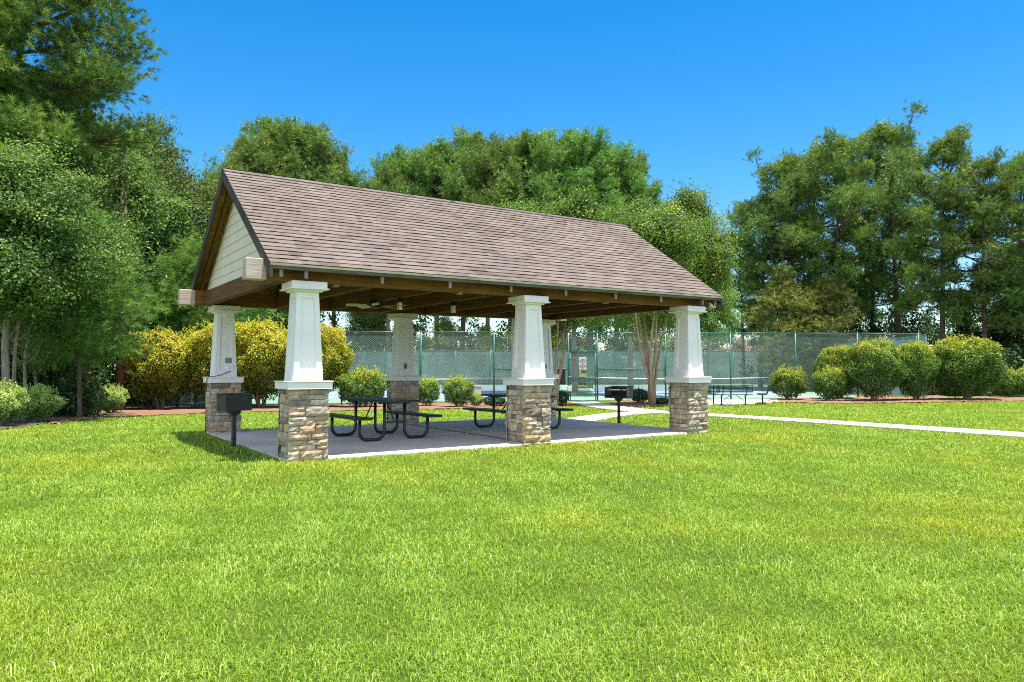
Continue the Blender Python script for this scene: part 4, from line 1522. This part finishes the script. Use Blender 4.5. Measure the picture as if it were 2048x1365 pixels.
# ---- big pine and young pines at the left, near
pn = pine_meshes(301, 17, .46, 4.5, 62, 'needle_bright', tuft=(34, .21, .013), per=34, dense=1.4, lean=.2, clump=.72)
x, y = spot(6, 25.5)
plant('pine_tree', pn, TP, (x, y, float(gz(x, y))), 1.12, R(35), 'large bright pine at the upper left with long limbs against the sky', 'pine tree')
x, y = spot(-190, 23)
plant('pine_tree', pn, TP, (x, y, float(gz(x, y))), 1.05, R(160), 'large pine at the far left edge behind the bright pine', 'pine tree')
yp = pine_meshes(310, 7.0, .30, 2.3, 36, 'needle_bright', tuft=(26, .27, .014), per=20, dense=1.3, r_tr=.08, lean=.1)
for (px, D, top, a, lb) in ((158, 23.5, 440, 20, 'young pine with long bright needles low at the left before the dark wood'), (392, 38, 500, 80, 'young pine behind the left corner of the pavilion roof'), (236, 41, 330, 140, 'young pine mixed into the broadleaf trees left of the roof')):
    x, y = spot(px, D); z = float(gz(x, y)); s = (ztop(top, D) - z) / 7.0
    plant('young_pine', yp, TP, (x, y, z), s, R(a), lb, 'young pine', 'young pines at the left')
yy = pine_meshes(320, 8, .15, 2.4, 34, 'needle_yellow', tuft=(12, .30, .035), per=16, dense=1.1, r_tr=.09)
for (px, D, top, lb) in ((898, 79, 640, 'yellowish young pine behind the fence left of the middle column'), (962, 78, 660, 'smaller yellowish young pine just left of the middle column'), (1572, 57, 555, 'yellowing young pine low in front of the right hand pine stand'), (1640, 56, 565, 'yellowing young pine below the bare trunked pine')):
    x, y = spot(px, D); z = float(gz(x, y)); s = (ztop(top, D) - z) / 8.0
    plant('young_pine', yy, TP, (x, y, z), (s * 1.05, s * 1.05, s), vr.uniform(0, 6), lb, 'young pine', 'yellowing young pines')

# ---- broadleaf trees
nearL = [broad_meshes(401, 8, .44, 2.9, 'leaf_oak', nl=90000, leaf=.105, ncl=260, r_tr=.10, gap=.45), broad_meshes(402, 11, .16, 3.0, 'leaf_oak', nl=90000, leaf=.105, ncl=300, r_tr=.12)]
midL = [broad_meshes(411 + i, 11, .2, 3.3, 'leaf_oak', nl=52000, leaf=.15, ncl=230) for i in range(2)]
myrt = [broad_meshes(421 + i, 7.5, .36, 2.5, 'leaf_myrtle', 'bark_tan', nl=42000, leaf=.11, ncl=220, r_tr=.105, stems=7, spread=1.5) for i in range(2)]
midG = [broad_meshes(431 + i, 12, .25, 3.4, 'leaf_myrtle', nl=52000, leaf=.17, ncl=230) for i in range(2)]
gL = 'broadleaf trees of the left wood'
L_ = [(nearL, 0, 18, 20.2, 320, 1.08, 'pale leafy tree at the left edge with light green clumps below the big pine'),
      (nearL, 1, 110, 26.0, 300, .9, 'leafy tree behind the young bright pine at the left'),
      (nearL, 0, 292, 43, 262, .6, 'tall leafy tree whose thin top meets the sky left of the roof peak'),
      (midL, 0, 372, 44.0, 335, .8, 'leafy tree directly left of the roof peak'),
      (midL, 1, -150, 24, 180, 1.1, 'leafy tree mostly outside the left edge'),
      (midL, 1, 190, 36, 215, .95, 'leafy tree set back under the long pine limbs'),
      (midL, 0, 55, 31, 160, 1.1, 'dark leafy tree behind the big pine'),
      (midL, 1, 440, 44, 400, 1.0, 'leafy tree behind the gable of the pavilion'),
      (midL, 0, 330, 42, 380, 1.1, 'leafy tree deep in the wood above the left golden hedge')]
for pr_, k, px, D, top, hx, lb in L_:
    x, y = spot(px, D); z = float(gz(x, y)); H0 = {id(nearL): (8, 11), id(midL): (11, 11)}[id(pr_)][k]
    s = (ztop(top, D) - z) / H0
    hs = min(s * hx, 1.35)
    plant('broadleaf_tree', pr_[k], TP, (x, y, z), (hs, hs, s), vr.uniform(0, 6.28), lb, 'tree', gL)
gM = 'broadleaf trees round the tennis court'
M_ = [(midG, 0, 1030, 52, 392, 'yellow green tree above the middle of the roof ridge'), (midG, 1, 1150, 54, 385, 'rounded green tree above the right half of the roof ridge'), (midG, 0, 1372, 43, 368, 'tall yellow green tree rising past the right end of the roof'),
      (midG, 1, 1262, 48, 400, 'green tree just left of the tall tree at the roof end'), (midG, 1, 1418, 50, 470, 'narrow green tree right of the roof end'), (midL, 0, 560, 80, 540, 'dark leafy tree behind the court seen under the left beam'), (midL, 1, 740, 82, 560, 'dark leafy tree behind the far left corner of the court')]
for pr_, k, px, D, top, lb in M_:
    x, y = spot(px, D); z = float(gz(x, y)) if D < 75 else -.5; H0 = 12 if pr_ is midG else 11
    s = (ztop(top, D) - z) / H0
    ws = s * (.72 if px > 1300 else .95)
    plant('broadleaf_tree', pr_[k], TP, (x, y, z), (ws, ws, s), vr.uniform(0, 6.28), lb, 'tree', gM)
gC = 'crape myrtles by the court gate'
for k, px, D, top, rz, lb in ((0, 1303, 33.2, 430, 20, 'crape myrtle with several tan trunks right of the gate'), (1, 1112, 33.5, 520, 100, 'crape myrtle with tan stems fanning out behind the middle column')):
    x, y = spot(px, D); z = float(gz(x, y)); s = (ztop(top, D) - z) / 7.5
    plant('crape_myrtle', myrt[k], TP, (x, y, z), (s, s, s), R(rz), lb, 'crape myrtle', gC)
# slim pale saplings in the left wood
for px, D, top, lean, lb in ((22, 20.6, 560, .5, 'slim pale leaning sapling trunk before the dark left wood'), (48, 21.5, 640, .2, 'thin pale sapling trunk just right of the leaning one'), (74, 24, 660, -.1, 'thinnest pale sapling trunk, third from the left edge'), (246, 36, 560, .1, 'bare sapling trunk left of the golden hedge')):
    x, y = spot(px, D); z = float(gz(x, y)); h = ztop(top, D) - z
    t = tag(empty('sapling', (x, y, z)), lb, 'sapling', 'slim saplings in the left wood')
    mb = MB()
    pts = [Vector((RX * lean * q * q + .05 * math.sin(7 * q), RY * lean * q * q, -.2 + (h + .2) * q)) for q in np.linspace(0, 1, 8)]
    mb.tube(pts, [.062 * (1 - .6 * q) for q in np.linspace(0, 1, 8)], 8)
    for q in (4, 5, 6, 7):
        for sgn in (-1, 1):
            mb.tube([pts[q], pts[q] + Vector((RX * sgn * .35, RY * sgn * .35, .35)), pts[q] + Vector((RX * sgn * .55, RY * sgn * .55, .85))], [.016, .011, .005], 5)
    mb.build('trunk', M['bark_pale'], t, True)
    rng = np.random.default_rng(px)
    pos = np.concatenate([np.array(pts[q])[None] + rng.normal(0, .38, (260, 3)) for q in (5, 6, 7)])
    v, f, r = leaves(rng, pos, unit(rng.normal(0, 1, pos.shape)), .09, rng.uniform(0, 1, len(pos)))
    link(bpy.data.objects.new('crown', npmesh('crown', v, [f], r, M['leaf_oak'])), t)

# ---- clipped hedges and shrubs
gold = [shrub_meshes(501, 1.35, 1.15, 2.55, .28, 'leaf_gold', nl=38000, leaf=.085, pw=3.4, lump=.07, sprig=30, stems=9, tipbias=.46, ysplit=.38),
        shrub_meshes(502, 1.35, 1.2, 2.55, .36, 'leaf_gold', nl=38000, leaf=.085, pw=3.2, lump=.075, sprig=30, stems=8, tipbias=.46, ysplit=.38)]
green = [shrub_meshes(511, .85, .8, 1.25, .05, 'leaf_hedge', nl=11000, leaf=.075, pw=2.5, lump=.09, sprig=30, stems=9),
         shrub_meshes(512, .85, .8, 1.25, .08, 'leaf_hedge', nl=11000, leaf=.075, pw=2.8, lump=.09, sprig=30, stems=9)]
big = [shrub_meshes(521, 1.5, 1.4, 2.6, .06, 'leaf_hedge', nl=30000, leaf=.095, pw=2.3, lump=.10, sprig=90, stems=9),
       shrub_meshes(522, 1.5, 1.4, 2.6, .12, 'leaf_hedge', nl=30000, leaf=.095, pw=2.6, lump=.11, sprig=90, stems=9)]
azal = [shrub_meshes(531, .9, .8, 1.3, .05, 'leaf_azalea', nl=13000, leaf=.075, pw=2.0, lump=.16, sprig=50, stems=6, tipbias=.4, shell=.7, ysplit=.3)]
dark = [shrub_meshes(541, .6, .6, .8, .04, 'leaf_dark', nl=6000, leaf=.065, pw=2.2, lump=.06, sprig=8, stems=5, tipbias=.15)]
S_ = [  # protos, k, left px, right px, top, base y, name, label, group
    (gold, 0, 248, 396, 664, 822, 'golden_hedge', 'golden leaved hedge shrub at the left end of the row, beside the wood', 'golden hedges'),
    (gold, 1, 358, 496, 650, 820, 'golden_hedge', 'golden hedge shrub behind the left rear column', 'golden hedges'),
    (gold, 0, 448, 600, 645, 819, 'golden_hedge', 'golden hedge shrub between the two left columns', 'golden hedges'),
    (gold, 1, 552, 698, 650, 818, 'golden_hedge', 'golden hedge shrub just right of the left front column', 'golden hedges'),
    (green, 0, 676, 774, 742, 817, 'green_shrub', 'yellow green shrub behind the first picnic table, touching the golden hedge', 'clipped green shrubs'),
    (green, 1, 830, 880, 758, 814, 'green_shrub', 'small green shrub peeking out right of the middle rear column', 'clipped green shrubs'),
    (green, 0, 886, 948, 757, 816, 'green_shrub', 'green shrub left of the grey utility cabinet', 'clipped green shrubs'),
    (azal, 0, 940, 968, 786, 815, 'green_shrub', 'tiny pale green shrub at the foot of the utility cabinet', 'clipped green shrubs'),
    (dark, 0, 964, 1014, 792, 815, 'dark_shrub', 'low dark shrub behind the farther picnic table', 'low dark shrubs'),
    (dark, 0, 1104, 1138, 782, 813, 'dark_shrub', 'dark shrub under the black board by the gate', 'low dark shrubs'),
    (dark, 0, 1260, 1298, 777, 809, 'dark_shrub', 'dark round ball shrub right of the far grill', 'low dark shrubs'),
    (dark, 0, 1300, 1340, 796, 810, 'dark_shrub', 'low dark ground plant at the foot of the crape myrtle', 'low dark shrubs'),
    (azal, 0, 190, 258, 774, 829, 'azalea', 'light green azalea alone on the pine straw before the wood', 'azaleas'),
    (azal, 0, -66, 54, 768, 856, 'azalea', 'bright azalea mass at the bottom left edge of the wood', 'azaleas'),
    (azal, 0, 28, 124, 776, 848, 'azalea', 'bright azalea right beside the one at the left edge', 'azaleas'),
    (dark, 0, 92, 182, 785, 834, 'dark_shrub', 'dark bush between the bright azaleas and the lone azalea', 'low dark shrubs'),
    (green, 1, 1541, 1614, 739, 802, 'green_shrub', 'round yellow topped shrub right next to the benches', 'clipped green shrubs'),
    (big, 0, 1632, 1722, 694, 800, 'round_hedge', 'tall hedge shrub with bright yellow top behind a small round shrub', 'big round hedges at right'),
    (green, 0, 1627, 1694, 738, 804, 'green_shrub', 'round shrub standing before the leftmost big hedge at right', 'clipped green shrubs'),
    (big, 1, 1692, 1806, 682, 805, 'round_hedge', 'large hedge shrub in the middle of the right hand row', 'big round hedges at right'),
    (big, 0, 1786, 1872, 686, 803, 'round_hedge', 'large hedge shrub before the fence corner at right', 'big round hedges at right'),
    (big, 1, 1864, 1998, 676, 803, 'round_hedge', 'largest domed hedge shrub, right of the fence corner', 'big round hedges at right'),
    (green, 0, 1986, 2042, 741, 797, 'green_shrub', 'boxy green shrub right of the largest domed hedge', 'clipped green shrubs'),
    (green, 1, 2030, 2100, 738, 797, 'green_shrub', 'green shrub cut by the right edge of the photo', 'clipped green shrubs'),
]
dims = {id(gold): (1.35, 2.55), id(green): (.85, 1.25), id(big): (1.5, 2.6), id(azal): (.9, 1.3), id(dark): (.6, .8)}
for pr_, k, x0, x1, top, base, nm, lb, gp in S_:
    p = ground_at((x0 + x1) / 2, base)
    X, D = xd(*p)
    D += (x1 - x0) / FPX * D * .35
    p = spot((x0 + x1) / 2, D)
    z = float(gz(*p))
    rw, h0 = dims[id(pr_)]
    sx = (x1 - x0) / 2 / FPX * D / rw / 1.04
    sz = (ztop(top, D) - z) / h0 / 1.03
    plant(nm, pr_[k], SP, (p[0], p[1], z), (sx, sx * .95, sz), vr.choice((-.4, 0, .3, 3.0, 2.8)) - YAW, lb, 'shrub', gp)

# pink crape myrtles, hedges and a yellow green tree far behind the court
pk = [broad_meshes(441 + i, 4.5, .2, 1.9, 'petal', 'bark_tan', nl=9000, leaf=.20, ncl=90, r_tr=.08, stems=4) for i in range(2)]
for k, px, D, top, lb in ((0, 1432, 96, 690, 'pink flowering tree far behind the benches, left of a fence post'), (1, 1474, 98, 684, 'pink flowering tree far behind the benches, right of a fence post'), (0, 1527, 94, 678, 'pink flowering tree far off above the sideways bench'), (1, 1131, 90, 680, 'pink flowering tree far behind the stems of the left crape myrtle')):
    x, y = spot(px, D); s = (ztop(top, D) + .5) / 4.5
    plant('flowering_tree', pk[k], TP, (x, y, -.5), (s * 1.1, s * 1.1, s), vr.uniform(0, 6), lb, 'flowering tree', 'pink flowering trees beyond the court')
for px, D, w2, h2, lb in ((1432, 86, 1.9, 1.9, 'round hedge far beyond the court behind the left bench'), (1497, 88, 2.0, 1.7, 'low flat hedge far beyond the court above the middle bench'), (1525, 85, 1.6, 1.3, 'yellow green bush far beyond the court above the sideways bench')):
    x, y = spot(px, D)
    plant('green_shrub', green[0], SP, (x, y, -.5), (w2 / .85, w2 / .85, h2 / 1.25), 0, lb, 'shrub', 'hedges beyond the court')

# ---- woods that read as one mass
def wood_mass(name, seed, cells, mat, leaf, label):
    """cells: (px, D, radius, height, leaves)"""
    rng = np.random.default_rng(seed)
    V, F_, R_, n = [], [], [], 0
    for px, D, rr, hh, nl, z0 in cells:
        x, y = spot(px, D)
        ncl = max(6, nl // 90)
        cc = np.stack([rng.normal(0, rr * .5, ncl), rng.normal(0, rr * .5, ncl), z0 + (hh - z0) * rng.uniform(0, 1, ncl) ** .9], -1)
        pos = np.repeat(cc, nl // ncl, 0)
        pos = pos + rng.normal(0, 1, pos.shape) * rr * .16
        m_ = len(pos)
        r = np.clip(np.repeat(rng.uniform(.05, .85, ncl), nl // ncl) + rng.normal(0, .15, m_), 0, 1)
        pos = pos + np.array([x, y, float(gz(x, y))])
        pos[:, 2] = np.maximum(pos[:, 2], gz(pos[:, 0], pos[:, 1]) + .02)
        v, f, r = leaves(rng, pos, unit(rng.normal(0, 1, pos.shape)), leaf, r, flat=.35)
        V.append(v); F_.append(f + n); R_.append(r); n += len(v)
    o = link(bpy.data.objects.new(name, npmesh(name, np.concatenate(V), [np.concatenate(F_)], np.concatenate(R_), M[mat])))
    return tag(o, label, 'woods', kind='stuff')


rr_ = random.Random(9)
cells = []
for px in range(-420, 330, 26):
    for D, hh in ((27, 3.5), (33, 6.5), (40, 9.5), (48, 12)):
        if D < 36 and px > 165: continue
        cells.append((px + rr_.uniform(-14, 14), D + rr_.uniform(-2, 2), 1.7, hh * rr_.uniform(.7, 1.15), 1500, .1))
for px in range(250, 470, 26):
    cells.append((px, 46 + rr_.uniform(-2, 3), 1.8, rr_.uniform(6, 10), 1500, .3))
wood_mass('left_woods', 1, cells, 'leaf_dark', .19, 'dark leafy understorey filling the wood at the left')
cells = []
for px in range(360, 1440, 20):
    for D in (86, 93):
        if 1425 < px < 1540: continue
        cells.append((px + rr_.uniform(-12, 12), D + rr_.uniform(-2, 4), 2.6, rr_.uniform(4.5, 9.5), 620, .1))
for px in range(1330, 1580, 22):
    cells.append((px, 112, 3.2, rr_.uniform(2.5, 4.0), 500, .1))
wood_mass('far_woods', 2, cells, 'leaf_oak', .36, 'leafy thicket far behind the tennis court')
cells = []
for px in range(1560, 2420, 24):
    for D, hh in ((60, 6.5), (68, 9), (76, 11)):
        cells.append((px + rr_.uniform(-12, 12), D + rr_.uniform(-2, 2), 2.3, hh * rr_.uniform(.6, 1.1), 800, .1))
for px in range(1900, 2420, 24):
    for D, hh in ((47, 3.2), (53, 6)):
        cells.append((px + rr_.uniform(-12, 12), D + rr_.uniform(-1.5, 1.5), 1.9, hh * rr_.uniform(.6, 1.1), 1000, .1))
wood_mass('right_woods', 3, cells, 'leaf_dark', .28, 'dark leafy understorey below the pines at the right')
# trunks seen in the left wood
for px, D, h, r_, lb in ((172, 27, 11, .15, 'dark trunk in the left wood under the pine limb'), (108, 30, 12, .17, 'dark trunk deep in the wood behind the azaleas'), (130, 34, 12, .16, 'dark trunk deep in the wood, behind the gap in the azaleas'), (243, 34, 12, .2, 'thick dark trunk just left of the golden hedge'), (62, 28, 11, .14, 'dark trunk between the pale saplings')):
    x, y = spot(px, D)
    mb = MB(); mb.tube([(0, 0, -.3), (.03, .02, h * .4), (-.03, .05, h)], [r_ * 1.2, r_, r_ * .6], 10)
    t = tag(empty('bare_trunk', (x, y, float(gz(x, y)))), lb, 'tree trunk', 'bare trunks in the left wood'); mb.build('trunk', M['bark_pine'], t, True)

# ------------------------------------------------------------------ grass
def grass_field():
    rng = np.random.default_rng(3)
    V, F4, F3, R4, R3 = [], [], [], [], []
    n0 = 0
    bands = [(2.2, 5.0, 7500, .043, .0050), (5.0, 8.0, 4300, .045, .0066), (8, 12, 2200, .048, .0092), (12, 18, 1000, .051, .014), (18, 27, 400, .058, .022), (27, 37.5, 190, .06, .034)]
    for d0, d1, den, ln, wd in bands:
        half = .74 * d1 + 4.0
        n = int(den * (d1 - d0) * 2 * half)
        D = rng.uniform(d0, d1, n); X = rng.uniform(-half, half, n)
        k = np.abs(X) < .74 * D + 4.0
        D, X = D[k], X[k]
        x, y = XY(X, D)
        occ = np.zeros(len(x), bool)
        for fn in OCC: occ |= fn(x, y)
        # the fence line ends the lawn
        x, y = x[~occ], y[~occ]
        n = len(x)
        # tussocks: density and height vary
        cl = np.sin(x * 2.3 + 1.3 * np.sin(y * 1.7)) * np.sin(y * 2.1 + 1.1 * np.sin(x * 1.9)) + .7 * np.sin(x * 7.1 + y * 3.3) * np.sin(y * 6.3 - x * 2.7)
        k = rng.uniform(0, 1, n) < .72 + .25 * cl
        x, y, cl = x[k], y[k], cl[k]
        n = len(x)
        z = gz(x, y)
        a = rng.uniform(0, 6.283, n)
        L = ln * rng.gamma(9, 1 / 9, n) * (1 + .12 * cl)
        lean = rng.uniform(.3, 1.35, n)
        dx, dy = np.cos(a), np.sin(a)
        wv = wd * rng.uniform(.7, 1.3, n) / 2
        sa = a + rng.uniform(.8, 2.3, n)
        sx, sy = np.cos(sa) * wv, np.sin(sa) * wv
        P0 = np.stack([x - sx, y - sy, z - .004], -1); P1 = np.stack([x + sx, y + sy, z - .004], -1)
        m1 = .55; hx = L * m1 * np.sin(lean * .55); hz = L * m1 * np.cos(lean * .55)
        mx, my, mz = x + dx * hx, y + dy * hx, z + hz
        P2 = np.stack([mx + sx * .85, my + sy * .85, mz], -1); P3 = np.stack([mx - sx * .85, my - sy * .85, mz], -1)
        l2 = L * (1 - m1); ang = np.minimum(lean * 1.5, 1.75)
        T = np.stack([mx + dx * l2 * np.sin(ang), my + dy * l2 * np.sin(ang), mz + l2 * np.cos(ang)], -1)
        r = np.clip(rng.beta(2.2, 2.6, n) + .10 * cl, 0, 1)
        straw = rng.uniform(0, 1, n) < .012
        r[straw] = rng.uniform(.92, 1, straw.sum())
        V.append(np.stack([P0, P1, P2, P3, T], 1).reshape(-1, 3))
        i = np.arange(n)[:, None] * 5 + n0
        F4.append(i + np.array([[0, 1, 2, 3]])); F3.append(i + np.array([[3, 2, 4]]))
        R4.append(r); R3.append(r)
        n0 += n * 5
    me = npmesh('grass', np.concatenate(V), [np.concatenate(F4), np.concatenate(F3)], np.concatenate(R4 + R3), M['grass'])
    return tag(link(bpy.data.objects.new('grass', me)), kind='stuff')


grass_field()
